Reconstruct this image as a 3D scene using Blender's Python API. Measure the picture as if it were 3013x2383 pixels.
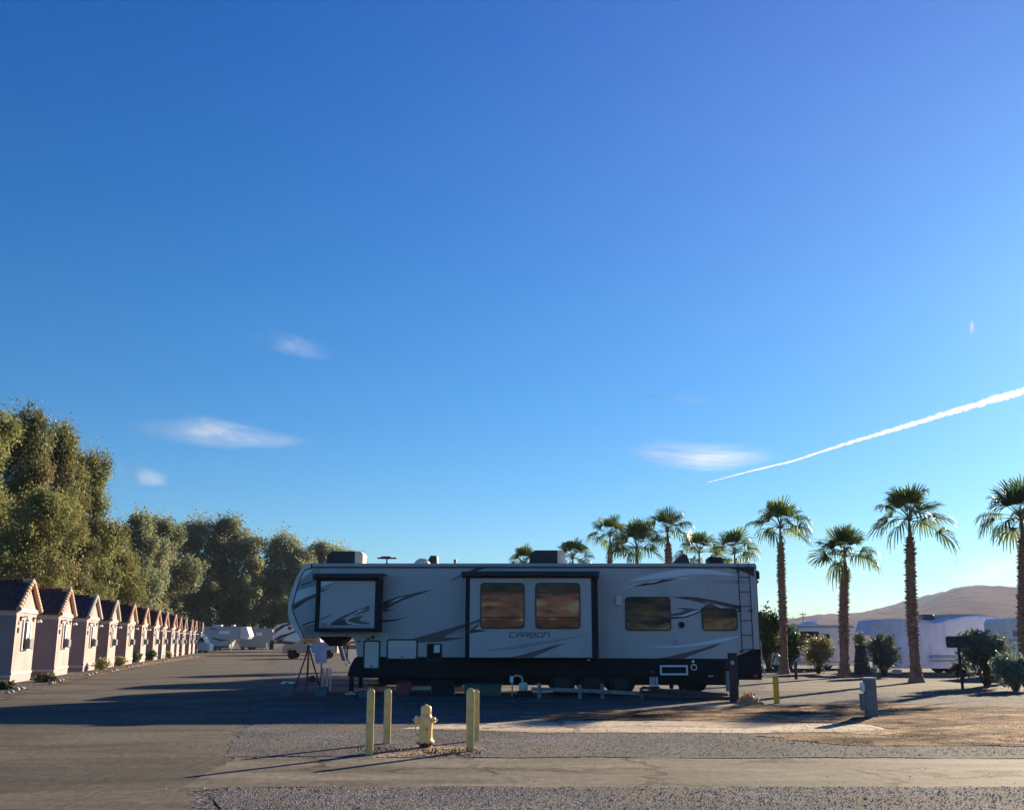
import bpy, math, random
import numpy as np
from mathutils import Vector, Matrix, Euler

random.seed(7)
RNG = np.random.default_rng(7)
for o in list(bpy.data.objects): bpy.data.objects.remove(o)
scene = bpy.context.scene
COL = scene.collection

# ------------------------------------------------------------------ camera
F = 3000.0; CX, CY = 1506.5, 1191.5; HORIZON = 1881.0
CAM_H = 1.6
PITCH = math.atan((HORIZON - CY) / F)
cam_d = bpy.data.cameras.new('camera'); cam = bpy.data.objects.new('camera', cam_d); COL.objects.link(cam)
cam.location = (0, 0, CAM_H); cam.rotation_euler = (math.pi/2 + PITCH, 0, 0)
cam_d.sensor_fit = 'HORIZONTAL'; cam_d.sensor_width = 36; cam_d.lens = 36*F/3013
cam_d.clip_start = 0.1; cam_d.clip_end = 60000
scene.camera = cam

# ------------------------------------------------------------------ sky, sun, exposure
SUN_EL = math.radians(16.5); SUN_AZ = math.radians(37.5)      # azimuth from +Y towards +X
scene.view_settings.view_transform = 'Standard'; scene.view_settings.look = 'None'
scene.view_settings.gamma = 1; scene.view_settings.exposure = 1.45
world = bpy.data.worlds.new('World'); scene.world = world; world.use_nodes = True
wn = world.node_tree; wn.nodes.clear()
sky = wn.nodes.new('ShaderNodeTexSky'); sky.sky_type = 'NISHITA'; sky.sun_disc = False
sky.sun_elevation = SUN_EL; sky.sun_rotation = SUN_AZ
sky.altitude = 600; sky.air_density = 1.0; sky.dust_density = 0.25; sky.ozone_density = 3.0
bg = wn.nodes.new('ShaderNodeBackground'); bg.inputs['Strength'].default_value = 0.0505
hsv = wn.nodes.new('ShaderNodeHueSaturation'); hsv.inputs['Saturation'].default_value = 1.28
wo = wn.nodes.new('ShaderNodeOutputWorld')
wn.links.new(sky.outputs[0], hsv.inputs['Color']); 
wtc = wn.nodes.new('ShaderNodeTexCoord'); wsx = wn.nodes.new('ShaderNodeSeparateXYZ'); wn.links.new(wtc.outputs['Generated'], wsx.inputs[0])
wr = wn.nodes.new('ShaderNodeValToRGB'); wn.links.new(wsx.outputs[2], wr.inputs[0])     # deeper, cleaner blue with height
while len(wr.color_ramp.elements) < 4: wr.color_ramp.elements.new(.5)
for e, (p_, c_) in zip(wr.color_ramp.elements, [(0.0, (.44, .62, .76, 1)), (.10, (.45, .74, .90, 1)), (.3, (.36, .81, 1.0, 1)), (.6, (.02, .72, 1.15, 1))]):
    e.position = p_; e.color = c_
wm = wn.nodes.new('ShaderNodeMix'); wm.data_type = 'RGBA'; wm.blend_type = 'MULTIPLY'; wm.inputs[0].default_value = 1
wn.links.new(hsv.outputs[0], wm.inputs[6]); wn.links.new(wr.outputs[0], wm.inputs[7]); # milky lavender aureole round the low sun, lens veil painted into the sky
wdot = wn.nodes.new('ShaderNodeVectorMath'); wdot.operation = 'DOT_PRODUCT'; wn.links.new(wtc.outputs['Generated'], wdot.inputs[0])
wdot.inputs[1].default_value = (math.cos(SUN_EL)*math.sin(SUN_AZ), math.cos(SUN_EL)*math.cos(SUN_AZ), math.sin(SUN_EL))
wmx = wn.nodes.new('ShaderNodeMath'); wmx.operation = 'MAXIMUM'; wmx.inputs[1].default_value = 0; wn.links.new(wdot.outputs['Value'], wmx.inputs[0])
wpw = wn.nodes.new('ShaderNodeMath'); wpw.operation = 'POWER'; wpw.inputs[1].default_value = 7; wn.links.new(wmx.outputs[0], wpw.inputs[0])
wup = wn.nodes.new('ShaderNodeMapRange'); wup.inputs[1].default_value = .05; wup.inputs[2].default_value = .45; wn.links.new(wsx.outputs[2], wup.inputs[0])
wml = wn.nodes.new('ShaderNodeMath'); wml.operation = 'MULTIPLY'; wn.links.new(wpw.outputs[0], wml.inputs[0]); wn.links.new(wup.outputs[0], wml.inputs[1])
wad = wn.nodes.new('ShaderNodeMix'); wad.data_type = 'RGBA'; wad.blend_type = 'ADD'; wn.links.new(wml.outputs[0], wad.inputs[0])
wn.links.new(wm.outputs[2], wad.inputs[6]); wad.inputs[7].default_value = (.95, .50, .62, 1)
wn.links.new(wad.outputs[2], bg.inputs['Color'])
wn.links.new(bg.outputs[0], wo.inputs['Surface'])
sd = bpy.data.lights.new('sun', 'SUN'); sd.energy = 5.0; sd.angle = math.radians(0.5); sd.color = (1.0, 0.82, 0.58)
sun = bpy.data.objects.new('sun', sd); COL.objects.link(sun)
sv = Vector((math.cos(SUN_EL)*math.sin(SUN_AZ), math.cos(SUN_EL)*math.cos(SUN_AZ), math.sin(SUN_EL)))
sun.rotation_euler = sv.to_track_quat('Z', 'Y').to_euler(); sun.location = (60, 80, 60)

# ------------------------------------------------------------------ pixel -> world helpers
SP, CP = math.sin(PITCH), math.cos(PITCH)
def ray(px, py):
    u = (px-CX)/F; v = (CY-py)/F
    return Vector((u, CP - v*SP, SP + v*CP))
def at(px, py, Y):
    d = ray(px, py); t = Y/d.y
    return Vector((d.x*t, Y, CAM_H + d.z*t))
def gnd(px, py, z=0.0):
    d = ray(px, py); t = (z-CAM_H)/d.z
    return Vector((d.x*t, d.y*t, z))
def z3(X, Y): return (820+X*.2927, 1580+Y*.2927)
def z4(X, Y): return (1250+X*.2927, 1580+Y*.2927)
def z5(X, Y): return (1750+X*.3103, 1580+Y*.3103)
def zd(X, Y): return (840+X*.1464, 1650+Y*.1464)

# ------------------------------------------------------------------ materials
class NT:
    def __init__(s, name):
        s.m = bpy.data.materials.new(name); s.m.use_nodes = True; s.t = s.m.node_tree; s.t.nodes.clear()
        s.out = s.t.nodes.new('ShaderNodeOutputMaterial')
        s.b = s.t.nodes.new('ShaderNodeBsdfPrincipled'); s.link(s.b.outputs[0], s.out.inputs[0])
        s.tc = s.t.nodes.new('ShaderNodeTexCoord')
    def link(s, a, b): s.t.links.new(a, b)
    def n(s, typ, **k):
        n = s.t.nodes.new(typ)
        for a, v in k.items(): setattr(n, a, v)
        return n
    def mapping(s, scale=(1,1,1), rot=(0,0,0), src='Object'):
        m = s.n('ShaderNodeMapping'); m.inputs['Scale'].default_value = scale; m.inputs['Rotation'].default_value = rot
        if src == 'World':
            g = s.n('ShaderNodeNewGeometry'); s.link(g.outputs['Position'], m.inputs[0])
        else: s.link(s.tc.outputs[src], m.inputs[0])
        return m.outputs[0]
    def noise(s, vec, scale, detail=4, rough=.55, dist=0):
        n = s.n('ShaderNodeTexNoise'); n.inputs['Scale'].default_value = scale; n.inputs['Detail'].default_value = detail
        n.inputs['Roughness'].default_value = rough; n.inputs['Distortion'].default_value = dist
        s.link(vec, n.inputs['Vector']); return n.outputs['Fac']
    def voro(s, vec, scale, feature='F1', out='Distance'):
        n = s.n('ShaderNodeTexVoronoi', feature=feature); n.inputs['Scale'].default_value = scale
        s.link(vec, n.inputs['Vector']); return n.outputs[out]
    def ramp(s, fac, stops, interp='LINEAR'):
        r = s.n('ShaderNodeValToRGB'); cr = r.color_ramp; cr.interpolation = interp
        while len(cr.elements) < len(stops): cr.elements.new(.5)
        for e, (p, c) in zip(cr.elements, stops):
            e.position = p; e.color = (*c, 1) if not isinstance(c, (int, float)) else (c, c, c, 1)
        s.link(fac, r.inputs[0]); return r.outputs[0]
    def mix(s, fac, a, b, mode='MIX'):
        m = s.n('ShaderNodeMix', data_type='RGBA', blend_type=mode)
        for sock, v in ((m.inputs[0], fac), (m.inputs[6], a), (m.inputs[7], b)):
            if hasattr(v, 'links'): s.link(v, sock)
            elif isinstance(v, (int, float)): sock.default_value = v
            else: sock.default_value = (*v, 1)
        return m.outputs[2]
    def math(s, op, a, b=0.0, clamp=False):
        m = s.n('ShaderNodeMath', operation=op); m.use_clamp = clamp
        for sock, v in ((m.inputs[0], a), (m.inputs[1], b)):
            if hasattr(v, 'links'): s.link(v, sock)
            else: sock.default_value = v
        return m.outputs[0]
    def bump(s, h, strength=.4, dist=.02):
        b = s.n('ShaderNodeBump'); b.inputs['Strength'].default_value = strength; b.inputs['Distance'].default_value = dist
        s.link(h, b.inputs['Height']); s.link(b.outputs[0], s.b.inputs['Normal'])
    def col(s, c):
        if hasattr(c, 'links'): s.link(c, s.b.inputs['Base Color'])
        else: s.b.inputs['Base Color'].default_value = (*c, 1)
    def set(s, **k):
        for a, v in k.items(): s.b.inputs[a.replace('_', ' ')].default_value = v

MAT = {}
def simple(name, c, rough=.6, metal=0, var=.12, scale=6, spec=.5, bump=0, coat=0, dirt=None):
    """painted or plain surface with faint mottling so it never reads flat"""
    n = NT(name); v = n.mapping(src='Object')
    nz = n.noise(v, scale, 6, .6)
    dk = tuple(x*(1-var*1.6) for x in c); lt = tuple(min(1, x*(1+var)) for x in c)
    cc = n.ramp(nz, [(.3, dk), (.7, lt)])
    if dirt:
        d = n.ramp(n.noise(n.mapping((1, 1, .25)), scale*.6, 8, .65), [(.52, 0), (.72, 1)])
        cc = n.mix(n.math('MULTIPLY', d, .45), cc, dirt)
    n.col(cc); n.set(Roughness=rough, Metallic=metal, Coat_Weight=coat); n.b.inputs['Specular IOR Level'].default_value = spec
    if bump: n.bump(n.noise(v, 90, 5), bump, .01)
    MAT[name] = n.m; return n.m

simple('rv_grey', (.53, .465, .45), .45, var=.03, dirt=(.32, .29, .27), scale=2)
simple('rv_cap', (.60, .54, .52), .25, var=.04, coat=.3)
simple('rv_dark', (.014, .014, .02), .6, var=.3, spec=.25)
simple('rv_skirt', (.016, .012, .015), .7, var=.3, dirt=(.03, .024, .02), spec=.25)
simple('decal_dark', (.035, .03, .045), .4, var=.2)
simple('decal_brown', (.14, .09, .085), .4, var=.15)
simple('decal_tan', (.36, .26, .22), .4, var=.15)
simple('decal_red', (.42, .30, .31), .45, var=.1)
simple('decal_light', (.74, .75, .78), .4, var=.03)
simple('decal_grey', (.33, .35, .36), .4, var=.06)
simple('black_plastic', (.018, .018, .02), .5)
simple('rubber', (.022, .021, .02), .85, var=.3)
simple('steel', (.42, .42, .42), .4, .7)
simple('white_paint', (.78, .77, .74), .45, var=.05)
simple('cream_plastic', (.74, .66, .50), .45, var=.07)
simple('red_lens', (.65, .04, .03), .2)
simple('red_plastic', (.32, .03, .04), .5)
simple('warm_lens', (.80, .62, .50), .3)
simple('yellow_paint', (.99, .61, .20), .5, var=.16, bump=.1, dirt=(.5, .36, .16), scale=7)
simple('bright_yellow', (.95, .52, .04), .5, var=.1, dirt=(.45, .3, .08))
simple('hydrant_paint', (.92, .64, .24), .42, var=.12, dirt=(.36, .25, .12), scale=9)
simple('rust', (.13, .05, .035), .8, var=.4, scale=20)
simple('pedestal_grey', (.17, .19, .20), .6, var=.15, dirt=(.10, .09, .08), scale=7)
simple('dark_wood', (.055, .045, .045), .8, var=.4, scale=8)
simple('pale_wood', (.30, .26, .23), .8, var=.25, scale=8)
simple('plank_wood', (.10, .065, .055), .85, var=.4, scale=10)
simple('blue_tarp', (.62, .65, .84), .6, var=.12, scale=1.2, dirt=(.42, .50, .70))
simple('blue_cloth', (.20, .30, .50), .6, var=.15)
simple('far_white', (.93, .88, .84), .45, var=.05, dirt=(.6, .58, .56), scale=1)
simple('far_grey', (.46, .46, .47), .5, var=.08, dirt=(.24, .25, .26), scale=1)
simple('far_dark', (.07, .08, .09), .4, var=.2)
simple('far_beige', (.60, .52, .42), .5, var=.08)
simple('tan_car', (.42, .36, .32), .35, var=.06, coat=.3)
simple('green_plastic', (.06, .10, .085), .5)
simple('grey_plastic', (.13, .14, .16), .55)
simple('rock_white', (.50, .45, .38), .85, var=.2, scale=8, bump=.4)
simple('trim_cream', (.50, .44, .39), .7, var=.06)
simple('ac_grey', (.09, .10, .11), .5)
simple('pole_wood', (.16, .11, .09), .9, var=.3)

def glass_mat(name, base, rough=.05):
    n = NT(name); n.col(base); n.set(Roughness=rough, Metallic=0, Coat_Weight=.6, Coat_Roughness=.03)
    MAT[name] = n.m
glass_mat('dark_glass', (.012, .014, .016)); 
n = NT('window_reflection')     # reflections painted into the pane as red orange bands
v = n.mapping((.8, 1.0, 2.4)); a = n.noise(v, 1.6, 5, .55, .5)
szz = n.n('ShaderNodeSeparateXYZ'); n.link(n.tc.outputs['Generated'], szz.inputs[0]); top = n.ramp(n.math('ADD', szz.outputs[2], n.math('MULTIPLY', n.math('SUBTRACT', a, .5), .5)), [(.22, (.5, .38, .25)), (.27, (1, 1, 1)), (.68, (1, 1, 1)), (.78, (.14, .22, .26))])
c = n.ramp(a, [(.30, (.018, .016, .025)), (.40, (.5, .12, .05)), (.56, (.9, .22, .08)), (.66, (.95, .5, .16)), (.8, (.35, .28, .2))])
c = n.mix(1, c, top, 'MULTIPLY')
n.col(c); n.set(Roughness=.25); n.b.inputs['Specular IOR Level'].default_value = .3; MAT['window_reflection'] = n.m
n = NT('window_brown')  # brown reflections painted into the pane, darker towards the top
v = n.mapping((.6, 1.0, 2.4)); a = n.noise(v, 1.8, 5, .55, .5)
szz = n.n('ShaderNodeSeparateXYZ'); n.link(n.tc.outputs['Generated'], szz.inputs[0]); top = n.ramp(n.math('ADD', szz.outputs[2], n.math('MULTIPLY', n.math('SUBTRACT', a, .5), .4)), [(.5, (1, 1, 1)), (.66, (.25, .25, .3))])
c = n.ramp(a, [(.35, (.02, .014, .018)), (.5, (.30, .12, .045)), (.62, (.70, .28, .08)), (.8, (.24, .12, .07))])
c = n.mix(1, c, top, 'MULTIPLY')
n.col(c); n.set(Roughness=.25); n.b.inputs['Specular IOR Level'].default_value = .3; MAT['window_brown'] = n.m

n = NT('stucco'); v = n.mapping(); 
c = n.ramp(n.noise(v, 1.3, 7, .65), [(.3, (.35, .265, .255)), (.7, (.42, .325, .31))])
wv = n.n('ShaderNodeTexWave', wave_type='BANDS', bands_direction='Y'); wv.inputs['Scale'].default_value = .75; wv.inputs['Distortion'].default_value = 0; n.link(v, wv.inputs['Vector'])
gr = n.ramp(wv.outputs['Fac'], [(0.0, .72), (.06, 1.0)]); c = n.mix(1, c, gr, 'MULTIPLY')
st_ = n.ramp(n.noise(n.mapping((1, 1, .2)), 2.5, 6, .7), [(.5, 1.0), (.68, .8)]); c = n.mix(1, c, st_, 'MULTIPLY')
n.col(c); n.set(Roughness=.9); n.bump(n.noise(v, 40, 6), .25, .02); MAT['stucco'] = n.m
def tile_mat(name, c0, c1, c2):
    n = NT(name); v = n.mapping()
    w = n.n('ShaderNodeTexWave', wave_type='BANDS', bands_direction='X', wave_profile='SIN'); w.inputs['Scale'].default_value = 1.6; w.inputs['Distortion'].default_value = .3
    n.link(v, w.inputs['Vector'])
    nz = n.noise(v, 5, 5, .7)
    n.col(n.ramp(nz, [(.3, c0), (.5, c1), (.75, c2)])); n.set(Roughness=.9); n.b.inputs['Specular IOR Level'].default_value = .1
    n.bump(n.math('ADD', w.outputs['Fac'], n.math('MULTIPLY', nz, .4)), .9, .06); MAT[name] = n.m
tile_mat('roof_tile', (.07, .03, .032), (.125, .052, .05), (.19, .085, .07))
tile_mat('roof_grey', (.05, .034, .045), (.085, .055, .065), (.125, .085, .09))
simple('rake_grey', (.50, .42, .35), .8, var=.2, scale=4)
n = NT('rake_tile'); v = n.mapping()
n.col(n.ramp(n.noise(v, 4, 4, .7), [(.3, (.42, .20, .13)), (.55, (.55, .32, .21)), (.75, (.60, .42, .30))])); n.set(Roughness=.8); MAT['rake_tile'] = n.m

def leaf_mat(name, dark, mid, lite, dry, trans=.35, nscale=.35, rough=.55):
    n = NT(name); v = n.mapping(src='World')
    oi = n.n('ShaderNodeObjectInfo')
    big = n.noise(v, nscale, 3, .6); fine = n.noise(v, nscale*9, 3, .7)
    c = n.ramp(n.math('ADD', n.math('MULTIPLY', big, .75), n.math('MULTIPLY', fine, .25)), [(.36, dark), (.5, mid), (.62, lite)])
    dr = n.ramp(n.noise(v, nscale*.8+.03, 4, .6), [(.52, 0), (.68, 1)])
    c = n.mix(n.math('MULTIPLY', dr, .6), c, dry)
    h = n.n('ShaderNodeHueSaturation'); n.link(c, h.inputs['Color'])
    n.link(n.math('ADD', n.math('MULTIPLY', oi.outputs['Random'], .5), .75), h.inputs['Value'])
    n.col(h.outputs[0]); n.set(Roughness=rough)
    tr = n.n('ShaderNodeBsdfTranslucent'); n.link(h.outputs[0], tr.inputs['Color'])
    ms = n.n('ShaderNodeMixShader'); ms.inputs[0].default_value = trans
    n.link(n.b.outputs[0], ms.inputs[1]); n.link(tr.outputs[0], ms.inputs[2]); n.link(ms.outputs[0], n.out.inputs[0])
    MAT[name] = n.m
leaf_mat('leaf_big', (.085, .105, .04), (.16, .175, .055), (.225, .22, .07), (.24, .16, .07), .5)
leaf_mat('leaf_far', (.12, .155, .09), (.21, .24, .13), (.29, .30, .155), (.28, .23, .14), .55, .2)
leaf_mat('leaf_shrub', (.04, .055, .03), (.09, .10, .045), (.15, .14, .06), (.20, .15, .08), .3, 1.2)
leaf_mat('leaf_dark', (.03, .06, .025), (.06, .11, .04), (.11, .17, .05), (.14, .15, .05), .3, 1.0)
leaf_mat('leaf_olive', (.17, .17, .06), (.28, .26, .10), (.38, .34, .14), (.38, .27, .15), .35, 1.5)
leaf_mat('leaf_grey', (.09, .12, .09), (.16, .20, .14), (.24, .28, .20), (.26, .24, .17), .3, 1.5)
leaf_mat('tan_cloth', (.6, .42, .22), (.72, .54, .3), (.8, .62, .36), (.7, .5, .28), .5, 4)
leaf_mat('palm_leaf', (.035, .075, .022), (.075, .13, .032), (.17, .22, .045), (.26, .23, .07), .5, .9, .4)
simple('bark', (.10, .075, .055), .9, var=.4, scale=5)
simple('palm_trunk', (.34, .17, .11), .9, var=.35, scale=9)
simple('palm_petiole', (.16, .17, .07), .5, var=.2)

# ground family
def gravel_mat(name, tones, scale=32, patch=None):
    n = NT(name); v = n.mapping(src='World'); n.b.inputs['Specular IOR Level'].default_value = .12
    cell = n.voro(v, scale, out='Color'); sep = n.n('ShaderNodeSeparateColor'); n.link(cell, sep.inputs[0])
    c = n.ramp(sep.outputs[0], [(i/(len(tones)-1), t) for i, t in enumerate(tones)])
    d = n.voro(v, scale); c = n.mix(n.ramp(d, [(.3, 0), (.75, .75)]), c, tuple(x*.35 for x in tones[0]))
    big = n.ramp(n.noise(v, .45, 6, .65), [(.38, .68), (.62, 1.2)]); c = n.mix(1, c, big, 'MULTIPLY')
    cl = n.ramp(n.noise(n.mapping((1, .4, 1), src='World'), scale*.42, 3, .75), [(.38, .6), (.5, 1.0), (.62, 1.45)]); c = n.mix(1, c, cl, 'MULTIPLY')
    if patch:
        pm = n.ramp(n.noise(v, .5, 6, .7, .5), [(.5, 0), (.62, 1)]); c = n.mix(n.math('MULTIPLY', pm, .7), c, patch)
    n.col(c); n.set(Roughness=.9)
    h = n.math('SUBTRACT', 1.0, d); n.bump(n.math('ADD', h, n.math('MULTIPLY', sep.outputs[1], .8)), .9, .03)
    MAT[name] = n.m
gravel_mat('gravel', [(.10, .098, .103), (.16, .156, .16), (.22, .214, .216), (.13, .126, .13), (.30, .29, .288)], 45, (.17, .14, .11))
gravel_mat('gravel_far', [(.09, .084, .082), (.13, .121, .118), (.17, .158, .152), (.11, .103, .10)], 12, (.16, .125, .095))
gravel_mat('dirt', [(.22, .16, .11), (.30, .22, .15), (.38, .29, .20), (.26, .19, .13)], 18, (.15, .09, .06))
n = NT('dirt_rough'); v = n.mapping((1, 1, 1), src='World')
st = n.noise(n.mapping((.35, 1.3, 1), src='World'), 1.1, 8, .72, .8)
c = n.ramp(st, [(.40, (.07, .04, .03)), (.46, (.17, .10, .06)), (.52, (.34, .225, .13)), (.60, (.56, .41, .26))])
dk_ = n.ramp(n.noise(n.mapping((.55, 1.0, 1), src='World'), .8, 7, .7, 1.0), [(.40, (.34, .27, .24)), (.50, (1.15, 1.1, 1.05))]); c = n.mix(1, c, dk_, 'MULTIPLY')
g = n.voro(v, 26, out='Color'); sp_ = n.n('ShaderNodeSeparateColor'); n.link(g, sp_.inputs[0])
c = n.mix(.6, c, n.ramp(sp_.outputs[0], [(0, .35), (1, 1.0)]), 'MULTIPLY')
n.col(c); n.set(Roughness=.95); n.b.inputs['Specular IOR Level'].default_value = .1; n.bump(n.math('ADD', n.noise(v, 9, 8, .75), n.math('MULTIPLY', n.voro(v, 26), .5)), 1.0, .06); MAT['dirt_rough'] = n.m
n = NT('asphalt'); v = n.mapping(src='World'); n.b.inputs['Specular IOR Level'].default_value = .12
c = n.ramp(n.noise(v, 60, 6, .8), [(.3, (.07, .061, .048)), (.5, (.098, .087, .069)), (.72, (.145, .13, .105))])
c = n.mix(1, c, n.ramp(n.noise(n.mapping((.5, 1.2, 1), src='World'), .45, 7, .65, .6), [(.38, .66), (.5, 1.0), (.62, 1.32)]), 'MULTIPLY')
c = n.mix(1, c, n.ramp(n.noise(n.mapping((1, .38, 1), src='World'), 11, 4, .75), [(.36, .72), (.5, 1.0), (.64, 1.3)]), 'MULTIPLY')
cr = n.ramp(n.noise(n.mapping((.22, 1.5, 1), (0, 0, .1), 'World'), .8, 8, .7, 1.2), [(.56, 0), (.62, 1)])
c = n.mix(n.math('MULTIPLY', cr, .5), c, (.08, .055, .045))
pb = n.voro(v, 14); c = n.mix(n.ramp(pb, [(.0, 1), (.055, 0)]), c, (.45, .42, .38))
n.col(c); n.set(Roughness=.92); n.bump(n.noise(v, 55, 6, .8), .5, .015); MAT['asphalt'] = n.m
def slab(name, c0, c1, c2, crack=(.03, .022, .016)):
    n = NT(name); v = n.mapping(src='World'); n.b.inputs['Specular IOR Level'].default_value = .12
    c = n.ramp(n.noise(n.mapping((.4, 1.6, 1), src='World'), .9, 9, .7, .5), [(.36, c0), (.5, c1), (.62, c2)])
    c = n.mix(1, c, n.ramp(n.noise(n.mapping((1, .4, 1), src='World'), 9, 4, .75), [(.36, .75), (.5, 1.0), (.64, 1.2)]), 'MULTIPLY')
    c = n.mix(.5, c, n.ramp(n.noise(v, 45, 5, .8), [(.3, .6), (.7, 1.1)]), 'MULTIPLY')
    dv = n.n('ShaderNodeVectorMath', operation='ADD'); nn = n.n('ShaderNodeTexNoise'); nn.inputs['Scale'].default_value = .9; nn.inputs['Detail'].default_value = 8
    nn.inputs['Roughness'].default_value = .7
    n.link(v, nn.inputs['Vector']); sc = n.n('ShaderNodeVectorMath', operation='SCALE'); sc.inputs['Scale'].default_value = 1.6
    n.link(nn.outputs['Color'], sc.inputs[0]); n.link(v, dv.inputs[0]); n.link(sc.outputs[0], dv.inputs[1])
    e = n.voro(dv.outputs[0], .42, 'DISTANCE_TO_EDGE')
    gate = n.ramp(n.noise(v, .35, 3), [(.42, 0), (.50, 1)])
    cm = n.math('MULTIPLY', n.ramp(e, [(0.006, 1), (.030, 0)]), gate)
    c = n.mix(n.math('MULTIPLY', cm, .85), c, crack)
    sp = n.ramp(n.voro(v, 1.7), [(0.02, 1), (.05, 0)]); c = n.mix(n.math('MULTIPLY', sp, .8), c, crack)
    n.col(c); n.set(Roughness=.85); n.bump(n.math('SUBTRACT', n.noise(v, 30, 6, .75), cm), .35, .02); MAT[name] = n.m
slab('concrete_worn', (.10, .085, .064), (.15, .13, .10), (.215, .187, .148))
slab('concrete_pale', (.36, .285, .20), (.47, .38, .28), (.58, .48, .36))
n = NT('hill'); v = n.mapping(src='World')
c = n.ramp(n.noise(v, .012, 8, .7), [(.38, (.10, .066, .060)), (.5, (.16, .11, .098)), (.62, (.22, .155, .13))])
c = n.mix(n.math('MULTIPLY', n.ramp(n.voro(v, .08), [(.2, 1), (.45, 0)]), .45), c, (.08, .07, .05))
n.b.inputs['Specular IOR Level'].default_value = 0; n.col(c); n.set(Roughness=1); MAT['hill'] = n.m

# ------------------------------------------------------------------ mesh builder
class MB:
    def __init__(s): s.v = []; s.f = []; s.mi = []; s.sm = []; s.mats = []
    def _m(s, m):
        if m not in s.mats: s.mats.append(m)
        return s.mats.index(m)
    def add(s, vs, fs, m, smooth=False):
        b = len(s.v); s.v += [tuple(x) for x in vs]; k = s._m(m)
        for f in fs: s.f.append([b+i for i in f]); s.mi.append(k); s.sm.append(smooth)
        return s
    def box(s, x0, x1, y0, y1, z0, z1, m, M=None):
        vs = [Vector((x, y, z)) for z in (z0, z1) for y in (y0, y1) for x in (x0, x1)]
        if M: vs = [M @ w for w in vs]
        return s.add(vs, [(0,2,3,1), (4,5,7,6), (0,1,5,4), (2,6,7,3), (0,4,6,2), (1,3,7,5)], m)
    def bbox(s, x0, x1, y0, y1, z0, z1, m, b=.02, M=None):
        """box with chamfered edges"""
        b = min(b, (x1-x0)*.45, (y1-y0)*.45, (z1-z0)*.45)
        X, Y, Z = (x0, x1), (y0, y1), (z0, z1); vs = []; idx = {}
        for i in (0, 1):
            for j in (0, 1):
                for k in (0, 1):
                    sx, sy, sz = (1-2*i)*b, (1-2*j)*b, (1-2*k)*b
                    for a, p in enumerate(((X[i], Y[j]+sy, Z[k]+sz), (X[i]+sx, Y[j], Z[k]+sz), (X[i]+sx, Y[j]+sy, Z[k]))):
                        idx[(i, j, k, a)] = len(vs); vs.append(Vector(p))
        fs = []
        for i in (0, 1):
            fs.append([idx[(i, 0, 0, 0)], idx[(i, 1, 0, 0)], idx[(i, 1, 1, 0)], idx[(i, 0, 1, 0)]])
            fs.append([idx[(0, i, 0, 1)], idx[(1, i, 0, 1)], idx[(1, i, 1, 1)], idx[(0, i, 1, 1)]])
            fs.append([idx[(0, 0, i, 2)], idx[(1, 0, i, 2)], idx[(1, 1, i, 2)], idx[(0, 1, i, 2)]])
        for a in (0, 1):
            for c in (0, 1):
                fs.append([idx[(a, c, 0, 0)], idx[(a, c, 1, 0)], idx[(a, c, 1, 1)], idx[(a, c, 0, 1)]])
                fs.append([idx[(a, 0, c, 0)], idx[(a, 1, c, 0)], idx[(a, 1, c, 2)], idx[(a, 0, c, 2)]])
                fs.append([idx[(0, a, c, 1)], idx[(1, a, c, 1)], idx[(1, a, c, 2)], idx[(0, a, c, 2)]])
        for i in (0, 1):
            for j in (0, 1):
                for k in (0, 1): fs.append([idx[(i, j, k, a)] for a in range(3)])
        cen = Vector(((x0+x1)/2, (y0+y1)/2, (z0+z1)/2)); out = []
        for f in fs:
            p = [vs[q] for q in f]; nn = (p[1]-p[0]).cross(p[2]-p[0]); fc = sum(p, Vector())/len(p)
            out.append(f if nn.dot(fc-cen) > 0 else f[::-1])
        if M: vs = [M @ w for w in vs]
        return s.add(vs, out, m)
    def prism(s, poly, y0, y1, m, smooth=False):
        """poly: list of (x,z); extruded from y0 (near) to y1 (far)"""
        n = len(poly); area = sum(poly[i][0]*poly[(i+1)%n][1]-poly[(i+1)%n][0]*poly[i][1] for i in range(n))
        if area < 0: poly = poly[::-1]
        vs = [(x, y0, z) for x, z in poly] + [(x, y1, z) for x, z in poly]
        fs = [list(range(n)), list(range(2*n-1, n-1, -1))] + [(i, i+n, (i+1)%n+n, (i+1)%n) for i in range(n)]
        return s.add(vs, fs, m, smooth)
    def cyl(s, a, b, r0, r1, m, seg=12, cap=True, smooth=True):
        a, b = Vector(a), Vector(b); d = (b-a).normalized()
        u = d.orthogonal().normalized(); w = d.cross(u); vs = []
        for c, r in ((a, r0), (b, r1)):
            for i in range(seg):
                t = 2*math.pi*i/seg; vs.append(c + (u*math.cos(t)+w*math.sin(t))*r)
        s.add(vs, [(i, (i+1)%seg, (i+1)%seg+seg, i+seg) for i in range(seg)], m, smooth)
        if cap:
            s.add(vs[:seg], [list(range(seg))[::-1]], m); s.add(vs[seg:], [list(range(seg))], m)
        return s
    def tube(s, pts, r, m, seg=8):
        for i in range(len(pts)-1):
            r0 = r[i] if isinstance(r, (list, tuple)) else r; r1 = r[i+1] if isinstance(r, (list, tuple)) else r
            s.cyl(pts[i], pts[i+1], r0, r1, m, seg, cap=(i in (0, len(pts)-2)))
        return s
    def lathe(s, prof, m, c=(0,0,0), seg=20, smooth=True):
        vs = []; c = Vector(c)
        for r, z in prof:
            for i in range(seg):
                t = 2*math.pi*i/seg; vs.append(c+Vector((r*math.cos(t), r*math.sin(t), z)))
        fs = []
        for k in range(len(prof)-1):
            for i in range(seg):
                j = (i+1) % seg; fs.append((k*seg+i, k*seg+j, (k+1)*seg+j, (k+1)*seg+i))
        fs.append(list(range(seg))[::-1]); fs.append([(len(prof)-1)*seg+i for i in range(seg)])
        return s.add(vs, fs, m, smooth)
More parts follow.
